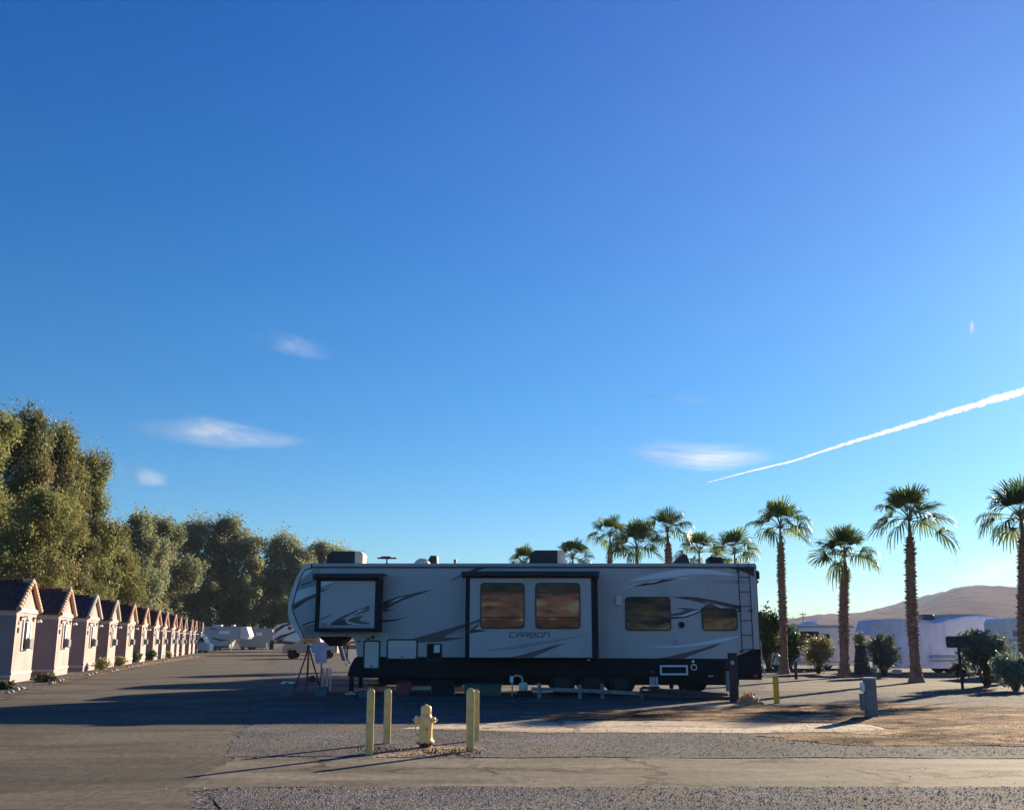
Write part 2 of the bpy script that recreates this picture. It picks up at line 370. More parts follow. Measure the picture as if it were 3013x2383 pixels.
    def blob(s, c, r, m, seed=0, rough=.2, lat=7, lon=10):
        rr = random.Random(seed); vs = []; c = Vector(c)
        for i in range(lat+1):
            th = math.pi*i/lat
            for j in range(lon):
                ph = 2*math.pi*j/lon; k = 1+(rr.random()-.5)*2*rough*(0 if i in (0, lat) else 1)
                vs.append(c+Vector((r[0]*math.sin(th)*math.cos(ph)*k, r[1]*math.sin(th)*math.sin(ph)*k, r[2]*math.cos(th)*k)))
        fs = [(i*lon+j, (i+1)*lon+j, (i+1)*lon+(j+1)%lon, i*lon+(j+1)%lon) for i in range(lat) for j in range(lon)]
        return s.add(vs, fs, m, True)
    def build(s, name, parent=None, origin=None):
        me = bpy.data.meshes.new(name)
        root = parent
        while root is not None and root.parent: root = root.parent
        off = Vector(origin) if origin is not None else (Vector(root['_o']) if root is not None else Vector())
        me.from_pydata([tuple(Vector(v)-off) for v in s.v], [], s.f); me.update()
        for m in s.mats: me.materials.append(MAT[m])
        me.polygons.foreach_set('material_index', s.mi); me.polygons.foreach_set('use_smooth', s.sm)
        o = bpy.data.objects.new(name, me); COL.objects.link(o)
        if parent is not None: o.parent = parent
        elif origin is not None: o.location = off
        return o

def tag(o, label=None, cat=None, group=None, kind=None):
    if label: o['label'] = label
    if cat: o['category'] = cat
    if group: o['group'] = group
    if kind: o['kind'] = kind
    return o
def thing(name, label, cat, loc=(0,0,0), group=None, origin=None):
    o = bpy.data.objects.new(name, None); COL.objects.link(o); o.location = loc; o.empty_display_size = .2
    o['_o'] = tuple(loc) if origin is None else tuple(origin)
    return tag(o, label, cat, group)
def copy_tree(o, parent=None):
    c = o.copy(); COL.objects.link(c); c.parent = parent
    for ch in o.children: copy_tree(ch, c)
    return c
def sheet(name, pts, z, mat, kind='structure', sub=0):
    o = MB().add([(x, y, z) for x, y in pts], [list(range(len(pts)))], mat).build(name)
    return tag(o, kind=kind)
def quads(name, P, mat, parent=None, origin=(0,0,0), tri=False):
    """P: (N,4,3) array -> one mesh"""
    N, K = P.shape[0], P.shape[1]; me = bpy.data.meshes.new(name)
    me.vertices.add(N*K); me.loops.add(N*K); me.polygons.add(N)
    me.vertices.foreach_set('co', (P.reshape(-1, 3)-np.array(origin)).astype(np.float32).ravel())
    me.loops.foreach_set('vertex_index', np.arange(N*K, dtype=np.int32))
    me.polygons.foreach_set('loop_start', np.arange(0, N*K, K, dtype=np.int32))
    me.polygons.foreach_set('loop_total', np.full(N, K, dtype=np.int32))
    me.update(calc_edges=True); me.materials.append(MAT[mat])
    o = bpy.data.objects.new(name, me); COL.objects.link(o)
    if parent is not None: o.parent = parent
    return o

# ================================================================== GROUND
g = 20000
sheet('ground', [(-g, -200), (g, -200), (g, g), (-g, g)], 0, 'gravel_far')
def gp(px, py): p = gnd(px, py); return (p.x, p.y)
def yy(py): return gnd(CX, py).y
ROW = -0.2232                                            # dX/dY of the shed row and the road
def road_x(Y, a): return a + ROW*Y
RL = -8.2                                               # left edge of road at Y=0 ; right edge below
Y_A0, Y_A1 = yy(2152), yy(2226)                          # gravel strip A (far, near)
Y_C0, Y_C1 = yy(2229), yy(2316)                          # worn concrete lane
xr = lambda Y: gp(690, 2160)[0] + ROW*(Y-yy(2160))
RR = xr(0)
def wavy_edge(pts, amp, seed, step=.35):
    rr = random.Random(seed); out = []
    for i in range(len(pts)):
        a, b = Vector(pts[i]), Vector(pts[(i+1) % len(pts)]); L = (b-a).length; k = max(1, min(400, int(L/step)))
        ph = rr.random()*9
        for j in range(k):
            p = a.lerp(b, j/k); nrm = Vector((-(b-a).y, (b-a).x)).normalized()
            s = (math.sin(ph+j*step*1.7)+.6*math.sin(ph*2+j*step*4.3)+.5*(rr.random()-.5)*2)*amp*.5
            out.append(tuple(p+nrm*s) if j else tuple(p))
    return out
road = [(RL+ROW*2-3.0, 2), (RR+1.2, 2), (xr(yy(2330))-.25, yy(2330)), (xr(Y_C1)+.4, Y_C1), (xr(Y_C0)+.3, Y_C0), (xr(14)+.1, 14), (xr(18), 18), (xr(40), 40), (xr(165), 165), (xr(165)-1, 190),
        (RL+ROW*190, 190), (RL+ROW*60, 60), (RL+ROW*25, 25)]
sheet('road', wavy_edge(road, .10, 3, .5), .004, 'asphalt')
sheet('path', wavy_edge([(xr(Y_C0)+.2, Y_C0), (xr(Y_C1)-.3, Y_C1), (14, Y_C1-.35), (14, Y_C0-.30)], .07, 4, .3), .0058, 'concrete_worn')
sheet('gravel_bed', wavy_edge([(xr(Y_A1), Y_A1-.05), (16, Y_A1-.3), (16, 40), (xr(40)+.1, 40), (xr(20)+.2, 20), (xr(Y_A0)+.1, Y_A0)], .15, 5, .4), .008, 'gravel')
sheet('gravel_verge', wavy_edge([(xr(5)+.3, 4), (10, 4), (10, Y_C1), (xr(Y_C1)+.2, Y_C1)], .12, 6, .3), .008, 'gravel')
# pale concrete pad, its left part lies in the shadow of the trailer
sheet('concrete_pad', wavy_edge([gp(1180, 2146), gp(1400, 2150), gp(1560, 2156), gp(2250, 2158), gp(2620, 2150), gp(2560, 2132), gp(1980, 2122), gp(1650, 2121), gp(1300, 2132)], .09, 8, .3), .014, 'concrete_pale')
sheet('driveway', wavy_edge([gp(700, 2081), gp(1500, 2084), gp(1900, 2070), gp(1900, 2064), gp(760, 2066)], .08, 9, .3), .014, 'asphalt')
sheet('side_lane', wavy_edge([gp(2240, 2034), gp(3300, 2045), gp(3300, 2012), gp(2240, 1998)], .2, 10, .6), .012, 'asphalt')
sheet('sidewalk', wavy_edge([gp(1980, 2078), gp(2120, 2082), gp(2230, 2078), gp(2240, 2073), gp(2120, 2072)], .05, 11, .2), .018, 'concrete_pale')
# rough dirt with low humps
def patch(name, px_poly, mat, amp, step, seed, base=.016):
    P = [gp(*p) for p in px_poly]; xs = [p[0] for p in P]; ys = [p[1] for p in P]
    nx = int((max(xs)-min(xs))/step)+1; ny = int((max(ys)-min(ys))/(step))+1
    def inside(x, y):
        c = False
        for i in range(len(P)):
            x1, y1 = P[i]; x2, y2 = P[i-1]
            if (y1 > y) != (y2 > y) and x < (x2-x1)*(y-y1)/(y2-y1)+x1: c = not c
        return c
    from mathutils import noise
    def edge(x, y):
        d = 9
        for i in range(len(P)):
            a, b = Vector(P[i-1]), Vector(P[i]); ab = b-a; t = max(0, min(1, (Vector((x, y))-a).dot(ab)/ab.length_squared)); d = min(d, (Vector((x, y))-a-ab*t).length)
        return d
    vs = []; ok = []
    for j in range(ny+1):
        for i in range(nx+1):
            x, y = min(xs)+i*step, min(ys)+j*step
            ins = inside(x, y); e = edge(x, y) if ins else -edge(x, y)
            wob = .35*noise.noise(Vector((x*.9, y*1.6, seed)))
            k = max(0, min(1, (e+wob)/.8)); ok.append(e+wob > 0)
            h = noise.fractal(Vector((x*.8, y*1.7, seed*3.1)), .9, 2.1, 5)
            vs.append((x, y, base + k*(amp*.5+amp*.7*h) - (1-k)*.004))
    fs = []
    for j in range(ny):
        for i in range(nx):
            q = (j*(nx+1)+i, j*(nx+1)+i+1, (j+1)*(nx+1)+i+1, (j+1)*(nx+1)+i)
            if all(ok[t] for t in q): fs.append(q)
    return tag(MB().add(vs, fs, mat, True).build(name), kind='structure')
patch('dirt', [(1480, 2114), (1640, 2096), (1950, 2082), (2280, 2074), (2560, 2068), (3250, 2090), (3250, 2200), (2500, 2196), (2180, 2166), (2620, 2149), (2540, 2131), (1980, 2121), (1650, 2119)], 'dirt_rough', .07, .12, 2)
patch('dirt_verge', [(1010, 2240), (1120, 2206), (1260, 2190), (1420, 2196), (1430, 2216), (1200, 2228)], 'dirt', .02, .09, 5, .012)
patch('dirt_border', [(-60, 2062), (200, 1998), (420, 1948), (600, 1924), (615, 1931), (430, 1962), (300, 1988), (150, 2026), (0, 2068)], 'dirt', .03, .4, 9, .02)

# pebbles standing proud of the gravel
def pebbles(name, regions, seed, smin, smax, mats=('peb_a',)):
    r = np.random.default_rng(seed); ctr = []
    for (x0, x1, y0, y1, cnt) in regions:
        a = r.random((cnt, 2)); ctr.append(np.stack([x0+(x1-x0)*a[:, 0], y0+(y1-y0)*a[:, 1]], 1))
    c = np.concatenate(ctr); keep = c[:, 0] > RR + ROW*c[:, 1] + .15*np.sin(c[:, 1]*3) - np.abs(r.normal(size=len(c)))*.45 + .25; c = c[keep]; N = len(c)
    base = np.array([(1,0,0), (0,1,0), (-1,0,0), (0,-1,0), (0,0,1), (0,0,-1)], float)
    s = (smin+(smax-smin)*r.random((N, 1))**2.5); sc = s*np.stack([.7+.6*r.random(N), .7+.6*r.random(N), .4+.4*r.random(N)], 1)
    V = base[None]*sc[:, None, :]*(0.75+.5*r.random((N, 6, 1)))
    th = r.random(N)*6.28; ct, stt = np.cos(th), np.sin(th)
    X = V[..., 0]*ct[:, None]-V[..., 1]*stt[:, None]; Yv = V[..., 0]*stt[:, None]+V[..., 1]*ct[:, None]
    V = np.stack([X+c[:, 0:1], Yv+c[:, 1:2], V[..., 2]+.010+sc[:, 2:3]*.35], 2)
    tri = np.array([(0,1,4), (1,2,4), (2,3,4), (3,0,4)])
    T = V[:, tri].reshape(-1, 3, 3)
    o = quads(name, T, 'pebble'); return tag(o, kind='stuff', label='loose grey stones scattered over the gravel', cat='gravel')
n = NT('pebble'); v = n.mapping(src='World'); cc = n.voro(v, 22, out='Color'); sp_ = n.n('ShaderNodeSeparateColor'); n.link(cc, sp_.inputs[0])
n.col(n.ramp(sp_.outputs[1], [(0, (.14, .136, .14)), (.4, (.21, .205, .205)), (.75, (.28, .27, .265)), (.95, (.36, .35, .34)), (1, (.62, .6, .57))])); n.set(Roughness=.85); MAT['pebble'] = n.m
pebbles('gravel_stones', [(-6, 10.5, Y_A1+.02, Y_A0+.2, 20000), (-4, 6.5, yy(2400), Y_C1-.02, 11000), (-6, 9, Y_A0+.4, Y_A0+5, 6000)], 3, .005, .015)
pebbles('path_litter', [(-5, 12, Y_C1, Y_C0, 260), (-11, -2, 8, 20, 150)], 5, .005, .014)

# hills on the right
def hills():
    from mathutils import noise
    prof = [(1000, 1881), (1500, 1872), (1900, 1858), (2200, 1838), (2319, 1824), (2427, 1812), (2512, 1810), (2581, 1799), (2666, 1791), (2720, 1784), (2781, 1753), (2835, 1735), (2893, 1727), (2936, 1731), (2990, 1735), (3150, 1745), (3400, 1790), (3800, 1850)]
    Yr = 2600; xs = [at(p[0], HORIZON, Yr).x for p in prof]; zs = [max(0, at(p[0], p[1], Yr).z) for p in prof]
    def top(x): return float(np.interp(x, xs, zs))
    nx, ny = 420, 90; vs = []
    for j in range(ny+1):
        t = j/ny; Y = 900+(Yr-900)*t*ny/68
        for i in range(nx+1):
            x = xs[0]+(xs[-1]-xs[0])*i/nx
            k = Y/Yr if Y < Yr else 1; s = max(0, 1-abs(Y-Yr)/(Yr-900))
            s = s*s*(3-2*s)
            h = top(x/ k if k else x)*s
            h += (noise.fractal(Vector((x*.004, Y*.004, 2)), 1, 2, 6))*10*min(1, s*1.5)*(1-s**6)*min(1, h/12)
            h += (noise.fractal(Vector((x*.02, Y*.012, 5)), .8, 2, 6))*5.0*s*min(1, h/14)
            vs.append((x, Y, h-2.0*(1-min(1, s*6))))
    fs = [(j*(nx+1)+i, j*(nx+1)+i+1, (j+1)*(nx+1)+i+1, (j+1)*(nx+1)+i) for j in range(ny) for i in range(nx)]
    tag(MB().add(vs, fs, 'hill', True).build('hills'), kind='structure')
hills()

# ================================================================== MAIN TRAILER
Y0 = 30.8; W = 2.5
BASE = at(1540, 1900, Y0); BASE = Vector((BASE.x, Y0+W/2, 0))
rv = thing('fifth_wheel_trailer', 'long grey fifth wheel trailer lettered CARBON with two slide outs, parked in its own shade', 'trailer', BASE)
def P(px, py, Y=None):
    p = at(px, py, Y0 if Y is None else Y); return (p.x, p.z)
def R4(x0, y0, x1, y1, Y):
    """axis aligned rectangle on a plane from its pixel box"""
    ym = (y0+y1)/2; a = at(x0, ym, Y); b = at(x1, ym, Y); return a.x, b.x, at((x0+x1)/2, y1, Y).z, at((x0+x1)/2, y0, Y).z
def rrect(x0, x1, zz0, zz1, r, n=5):
    out = []
    for cx, cz, a0 in ((x1-r, zz1-r, 0), (x0+r, zz1-r, 90), (x0+r, zz0+r, 180), (x1-r, zz0+r, 270)):
        for i in range(n+1):
            a = math.radians(a0+90*i/n); out.append((cx+r*math.cos(a), cz+r*math.sin(a)))
    return out
XR = P(2230, 1800)[0]; ZT = P(1500, 1657)[1]; ZTR = ZT-.11
capo = [(899,1657.5), (889,1671), (873,1697), (858,1735), (849,1770), (847,1802), (852,1829), (867,1852), (883,1876)]
cap_out = [P(*p) for p in capo]
capi = [(916,1671), (899,1675), (889,1688), (878,1717), (865,1761), (859,1785), (864,1805), (875,1834), (889,1861), (894,1872)]
cap_in = [P(*p) for p in capi]
zs_l = P(1051, 1931)[1]; zs_r = P(2100, 1938)[1]; zb = P(1500, 1993)[1]
over = [P(1031, 1872), P(1041, 1880), P(1047, 1900), P(1051, 1931)]
# body in front of skirt : grey wall
mb = MB()
body = [cap_in[0], *cap_in[1:], *over, (XR, zs_r), (XR, ZTR-.01), (cap_in[0][0], ZTR-.01)]
mb.prism(body, Y0, Y0+W, 'rv_grey'); mb.build('body', rv)
mb = MB(); cap = [cap_out[0], *cap_out[1:], *[P(*p) for p in capi[::-1]], (cap_in[0][0], ZT)]
mb.prism(cap, Y0-.012, Y0+W+.012, 'rv_cap', False); fc = mb.build('front_cap', rv)
# black piping between the cap and the wall
mb = MB(); 
for i in range(len(capi)-1):
    a = at(*capi[i], Y0-.014); b = at(*capi[i+1], Y0-.014); mb.cyl(a, b, .014, .014, 'black_plastic', 6)
mb.cyl(at(916, 1658, Y0-.014), at(916, 1672, Y0-.014), .02, .02, 'black_plastic', 6)
mb.build('piping', fc)
mb = MB(); mb.bbox(cap_in[0][0]+.003, XR+.03, Y0-.02, Y0+W+.02, ZTR, ZT, 'rv_grey', .03); rt = mb.build('roof', rv)
mb = MB(); mb.box(cap_in[0][0], XR+.035, Y0-.03, Y0-.021, ZTR-.03, ZTR, 'black_plastic'); mb.build('gutter', rt)
# skirt
mb = MB(); x_s = P(1051, 1931)[0]
rear = [(z5(1250,1158)), (z5(1400,1105)), (z5(1500,1062))]
sk = [(x_s, zb), (x_s, zs_l-.002), (P(*rear[0])[0], zs_r-.002), P(*rear[1]), (P(*rear[2])[0], P(*rear[2])[1]), (XR+.01, P(*rear[2])[1]), (XR+.01, zb-.06), (P(2080, 1993)[0], zb-.06), (P(2075, 1993)[0], zb)]
mb.prism(sk, Y0-.012, Y0+W+.012, 'rv_skirt'); skirt = mb.build('skirt', rv)
mb = MB(); mb.box(P(1110, 1990)[0], XR-.6, Y0+.25, Y0+W-.25, zb-.22, zb-.001, 'rv_dark'); 
for k in range(3): mb.cyl((P(1655+k*88, 1990)[0], Y0+.2, .36), (P(1655+k*88, 1990)[0], Y0+W-.2, .36), .05, .05, 'rv_dark', 8)
mb.build('chassis', rv)
# wheels
def wheel(x, y, r, w, parent, side=-1, rim='black_plastic'):
    mb = MB(); seg = 28; prof = [(r*.62, -w/2), (r*.9, -w/2), (r, -w*.36), (r, w*.36), (r*.9, w/2), (r*.62, w/2)]
    vs = []; 
    for rr_, d in prof:
        for i in range(seg): t = 2*math.pi*i/seg; vs.append((x+rr_*math.cos(t), y+d, r+rr_*math.sin(t)))
    fs = [(k*seg+i, k*seg+(i+1)%seg, (k+1)*seg+(i+1)%seg, (k+1)*seg+i) for k in range(5) for i in range(seg)]
    mb.add(vs, fs, 'rubber', True); o = mb.build('wheel', parent)
    mb = MB(); mb.cyl((x, y-w*.3, r), (x, y+w*.3, r), r*.615, r*.615, rim, 20); mb.cyl((x, y+side*w*.42, r), (x, y, r), r*.2, r*.25, rim, 10)
    mb.build('rim', o); return o
for k in range(3):
    for s in (0, 1): wheel(P(1655+k*88, 1990)[0], Y0+.22+s*(W-.44), .39, .24, rv, -1 if s == 0 else 1)
# landing gear and rear jacks
for px in (1030, 2008):
    for yv in (Y0+.3, Y0+W-.3):
        x = P(px, 1990)[0]; mb = MB(); mb.bbox(x-.06, x+.06, yv-.06, yv+.06, .12, zb+.2, 'rv_dark', .01); mb.bbox(x-.16, x+.16, yv-.13, yv+.13, 0.02, .07, 'steel', .01); mb.box(x-.04, x+.04, yv-.04, yv+.04, .07, .12, 'steel')
        tag(mb.build('jack_leg', rv))
mb = MB(); xk = P(958, 1872)[0]; zo = P(958, 1872)[1]
mb.prism([(xk-.35, zo), (xk+.55, zo), (xk+.3, zo-.28), (xk+.0, zo-.28)], Y0+.7, Y0+1.8, 'rv_dark'); mb.cyl((xk+.1, Y0+1.25, zo-.28), (xk+.1, Y0+1.25, zo-.42), .04, .04, 'steel', 10)
mb.build('king_pin_box', rv)
mb = MB(); mb.prism([P(1052, 1931), P(1056, 1990), P(1020, 1990), P(1028, 1960), P(1042, 1935)], Y0+.1, Y0+W-.1, 'rv_dark'); mb.build('front_frame', rv)
# spare tyre carrier / holding tank under the tail
mb = MB(); a = P(2014, 2000); b = P(2096, 2000); zz = P(2050, 2037)[1]
mb.prism([(a[0]-.02, zb-.06), (a[0]+.1, zz+.05), (a[0]+.25, zz), (b[0]-.28, zz), (b[0]-.15, zz+.05), (b[0]+.08, zb-.06)], Y0+.6, Y0+1.7, 'rv_dark'); mb.build('holding_tank', rv)

def decal(polyf, zoomf, mat, Y, parent, layer=1, name='stripe'):
    pts = [zoomf(*p) for p in polyf]; yv = Y-.003-.003*layer
    q = [P(px, py, Y) for px, py in pts]
    mb = MB(); mb.prism(q, yv, yv+.002, mat); return mb.build(name, parent)
bd = bpy.data.objects['body']
D = lambda *a, **k: decal(*a, **k)
D([(380,180),(560,170),(420,290),(300,400),(320,290)], zd, 'decal_light', Y0, bd)
D([(562,170),(690,172),(690,235),(600,330),(620,488),(235,598),(290,420),(430,292)], zd, 'decal_grey', Y0, bd)
D([(300,480),(450,430),(600,400),(450,460),(300,500)], zd, 'decal_dark', Y0, bd, 2)
D([(225,605),(620,494),(620,640),(400,730),(165,845),(190,720)], zd, 'decal_light', Y0, bd)
D([(150,880),(400,735),(620,655),(620,720),(420,790),(185,980),(150,935)], zd, 'decal_brown', Y0, bd, 2)
D([(165,905),(400,790),(620,690),(620,715),(420,805),(190,965)], zd, 'decal_dark', Y0, bd, 3)
D([(320,1285),(450,1230),(605,1190),(605,1215),(450,1262),(340,1310)], zd, 'decal_dark', Y0, bd)
D([(335,1320),(600,1255),(600,1405),(900,1425),(1200,1440),(1000,1470),(700,1490),(400,1492)], zd, 'decal_tan', Y0, bd)
D([(1050,650),(1200,598),(1380,560),(1545,528),(1380,585),(1200,655),(1050,745)], z3, 'decal_dark', Y0, bd)
D([(1090,655),(1230,605),(1400,562),(1260,622),(1110,690)], z3, 'decal_brown', Y0, bd, 2)
D([(1110,655),(1200,612),(1260,597),(1180,640)], z3, 'decal_light', Y0, bd, 3)
D([(1040,735),(1180,718),(1060,752)], z3, 'decal_dark', Y0, bd)
D([(1040,832),(1180,825),(1310,798),(1180,838),(1050,858)], z3, 'decal_dark', Y0, bd)
D([(-210,1058),(-100,1015),(0,985),(200,930),(408,868),(408,903),(300,945),(200,1003),(300,1012),(408,1008),(300,1030),(150,1050),(0,1058)], z4, 'decal_brown', Y0, bd)
D([(200,990),(320,945),(408,915),(408,930),(300,975)], z4, 'decal_red', Y0, bd, 2)
D([(240,450),(330,395),(370,375),(370,385),(300,425)], z4, 'decal_dark', Y0, bd)
D([(430,350),(520,305),(640,300),(560,325),(470,360)], z4, 'decal_dark', Y0, bd)
D([(0,540),(70,532),(10,552),(-40,560)], z4, 'decal_dark', Y0, bd)
D([(310,412),(450,375),(600,338),(780,308),(950,300),(1120,312),(1250,335),(1365,370),(1240,362),(1100,350),(950,352),(800,368),(620,392),(450,405)], z5, 'decal_light', Y0, bd)
D([(245,492),(380,450),(480,435),(640,398),(820,388),(980,375),(820,402),(640,432),(460,464),(380,470)], z5, 'decal_light', Y0, bd)
D([(340,470),(470,437),(560,430),(640,402),(820,391),(650,428),(560,447),(460,462),(390,468)], z5, 'decal_dark', Y0, bd, 2)
D([(1100,418),(1250,405),(1400,410),(1480,430),(1350,440),(1200,435)], z5, 'decal_grey', Y0, bd)
D([(1240,285),(1340,283),(1512,283),(1512,378),(1450,345),(1380,315)], z5, 'decal_dark', Y0, bd)
D([(720,570),(860,563),(980,572),(1120,595),(1250,625),(1400,655),(1370,682),(1200,648),(1050,612),(900,588),(800,580)], z5, 'decal_dark', Y0, bd)
D([(960,578),(1080,592),(1240,640),(1390,668),(1240,655),(1080,612)], z5, 'decal_brown', Y0, bd, 2)
D([(780,575),(940,580),(1060,622),(1050,632),(920,602)], z5, 'decal_brown', Y0, bd, 2)
D([(1060,632),(1120,628),(1205,672),(1150,680),(1015,688)], z5, 'decal_brown', Y0, bd)
D([(1110,628),(1160,640),(1212,668),(1200,676),(1150,650)], z5, 'decal_light', Y0, bd, 3)
D([(722,728),(800,715),(860,690),(760,672),(860,670),(990,684),(920,700),(830,738),(722,748)], z5, 'decal_brown', Y0, bd)
D([(722,757),(850,745),(980,700),(1060,640),(1030,690),(980,722),(860,765),(722,776)], z5, 'decal_dark', Y0, bd)
D([(722,752),(850,735),(950,700),(1010,690),(940,722),(850,752)], z5, 'decal_light', Y0, bd, 2)
D([(505,1040),(640,1032),(760,1030),(950,1008),(1150,970),(1300,945),(1392,935),(1300,968),(1150,1000),(950,1030),(760,1048)], z5, 'decal_light', Y0, bd)
D([(560,1150),(700,1132),(850,1095),(1000,1058),(1120,1020),(1215,1005),(1100,1055),(980,1095),(900,1125),(820,1158)], z5, 'decal_brown', Y0, bd)
D([(60,620-470),(120,150)], z5, 'decal_dark', Y0, bd) if False else None

# slide outs
def slide(x0, y0, x1, y1, px0, py0, px1, py1, aw, depth):
    Yf = Y0-depth; ox0, ox1, oz0, oz1 = R4(x0, y0, x1, y1, Yf); ix0, ix1, iz0, iz1 = R4(px0, py0, px1, py1, Yf)
    mb = MB(); mb.box(ox0+.05, ox1-.05, Yf+.03, Y0-.002, oz0+.02, oz1-.02, 'rv_dark')
    mb.box(ix0, ix1, Yf, Yf+.029, iz0, iz1, 'rv_grey')
    so = mb.build('slide_out', rv)
    mb = MB(); t = Yf-.02
    mb.bbox(ox0, ix0, t, t+.06, oz0, oz1, 'rv_dark', .01); mb.bbox(ix1, ox1, t, t+.06, oz0, oz1, 'rv_dark', .01)
    mb.box(ix0+.001, ix1-.001, t+.004, t+.05, iz1, oz1-.003, 'rv_dark')
    if iz0-oz0 > .02: mb.box(ix0+.001, ix1-.001, t+.004, t+.05, oz0+.003, iz0, 'rv_dark')
    mb.build('slide_frame', so)
    ax0, ax1, az0, az1 = R4(*aw, Yf-.1); mb = MB(); zc = (az0+az1)/2; r = (az1-az0)/2
    mb.cyl((ax0+.05, Yf-.10, zc), (ax1-.05, Yf-.10, zc), r*.8, r*.8, 'black_plastic', 14)
    mb.bbox(ax0, ax0+.1, Yf-.19, Yf+.05, az0, az1-.02, 'black_plastic', .02); mb.bbox(ax1-.14, ax1-.04, Yf-.19, Yf+.05, az0, az1-.02, 'black_plastic', .02)
    mb.box(ax0+.1, ax1, Yf-.12, Y0, az1-.03, az1-.012, 'black_plastic')
    mb.build('awning_housing', so); return so, Yf
s1, YF1 = slide(*z3(370,380), *z3(1040,952), *z3(416,440), *z3(966,912), (*z3(345,360), *z3(1062,432)), .55)
s2, YF2 = slide(*z4(408,400), *z4(1742,1212), *z4(450,412), *z4(1676,1208), (*z4(368,338), *z4(1765,412)), .75)
D2 = lambda pts, f, m, Y, s, l=1: decal(pts, f, m, Y, s, l)
D2([(712,415),(1015,408),(860,462),(712,520)], zd, 'decal_light', YF1, s1)
D2([(712,530),(900,470),(1010,412),(1040,412),(900,520),(712,590)], zd, 'decal_grey', YF1, s1)
D2([(710,598),(800,565),(885,545),(800,590),(710,625)], zd, 'decal_dark', YF1, s1, 2)
D2([(700,1160),(850,1100),(985,1038),(860,1120),(700,1190)], zd, 'decal_brown', YF1, s1)
D2([(900,1250),(1100,1130),(1400,1000),(1600,930),(1690,890),(1690,945),(1500,1000),(1300,1080),(1150,1170),(960,1290)], zd, 'decal_brown', YF1, s1)
D2([(905,1270),(1060,1190),(1240,1170),(1190,1200),(1260,1250),(1400,1270),(1240,1290),(1000,1295),(925,1300)], zd, 'decal_dark', YF1, s1, 2)
D2([(1240,1200),(1350,1140),(1480,1110),(1575,1080),(1480,1175),(1520,1210),(1690,1240),(1690,1270),(1500,1265),(1330,1235)], zd, 'decal_brown', YF1, s1, 3)
D2([(1195,1190),(1250,1230),(1400,1262),(1560,1262),(1400,1275),(1240,1250)], zd, 'decal_light', YF1, s1, 4)
D2([(1380,1060),(1480,990),(1600,960),(1500,1010),(1400,1075)], zd, 'decal_light', YF1, s1, 4)
D2([(1390,1075),(1520,1020),(1690,950),(1690,990),(1560,1030),(1420,1085)], zd, 'decal_dark', YF1, s1, 5)
D2([(1000,1310),(1300,1295),(1690,1300),(1690,1322),(1000,1335)], zd, 'decal_grey', YF1, s1, 1)
D2([(712,1210),(900,1300),(1000,1335),(712,1340)], zd, 'decal_tan', YF1, s1, 1)
D2([(452,858),(557,820),(557,848),(452,885)], z4, 'decal_brown', YF2, s2)
D2([(452,905),(500,880),(557,852),(557,862),(500,895),(452,925)], z4, 'decal_red', YF2, s2)
D2([(452,935),(520,885),(557,868),(530,900),(490,925),(600,935),(630,940),(520,955),(452,968)], z4, 'decal_dark', YF2, s2)
D2([(560,1132),(700,1118),(850,1102),(1000,1072),(1200,1045),(1450,1008),(1655,972),(1500,1015),(1300,1055),(1100,1092),(900,1125),(700,1138)], z4, 'decal_red', YF2, s2)
D2([(850,1206),(980,1180),(1100,1145),(1250,1100),(1420,1062),(1300,1112),(1180,1165),(1080,1205)], z4, 'decal_brown', YF2, s2)

def window(x0, y0, x1, y1, Y, parent, mat='window_reflection', split=True):
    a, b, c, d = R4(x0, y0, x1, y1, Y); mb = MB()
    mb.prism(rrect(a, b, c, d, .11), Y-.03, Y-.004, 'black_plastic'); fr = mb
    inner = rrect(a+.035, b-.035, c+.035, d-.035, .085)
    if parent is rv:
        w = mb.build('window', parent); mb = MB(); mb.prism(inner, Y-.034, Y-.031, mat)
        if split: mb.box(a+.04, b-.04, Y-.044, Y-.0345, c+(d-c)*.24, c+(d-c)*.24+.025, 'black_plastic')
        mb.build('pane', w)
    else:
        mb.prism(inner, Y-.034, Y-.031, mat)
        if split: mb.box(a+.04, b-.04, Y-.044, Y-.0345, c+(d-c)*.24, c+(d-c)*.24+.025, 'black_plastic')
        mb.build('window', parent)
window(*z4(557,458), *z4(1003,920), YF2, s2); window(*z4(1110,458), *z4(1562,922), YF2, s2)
window(*z5(288,565), *z5(720,887), Y0-.003, rv, 'window_brown'); window(*z5(1015,672), *z5(1350,887), Y0-.015, rv, 'window_brown', False)

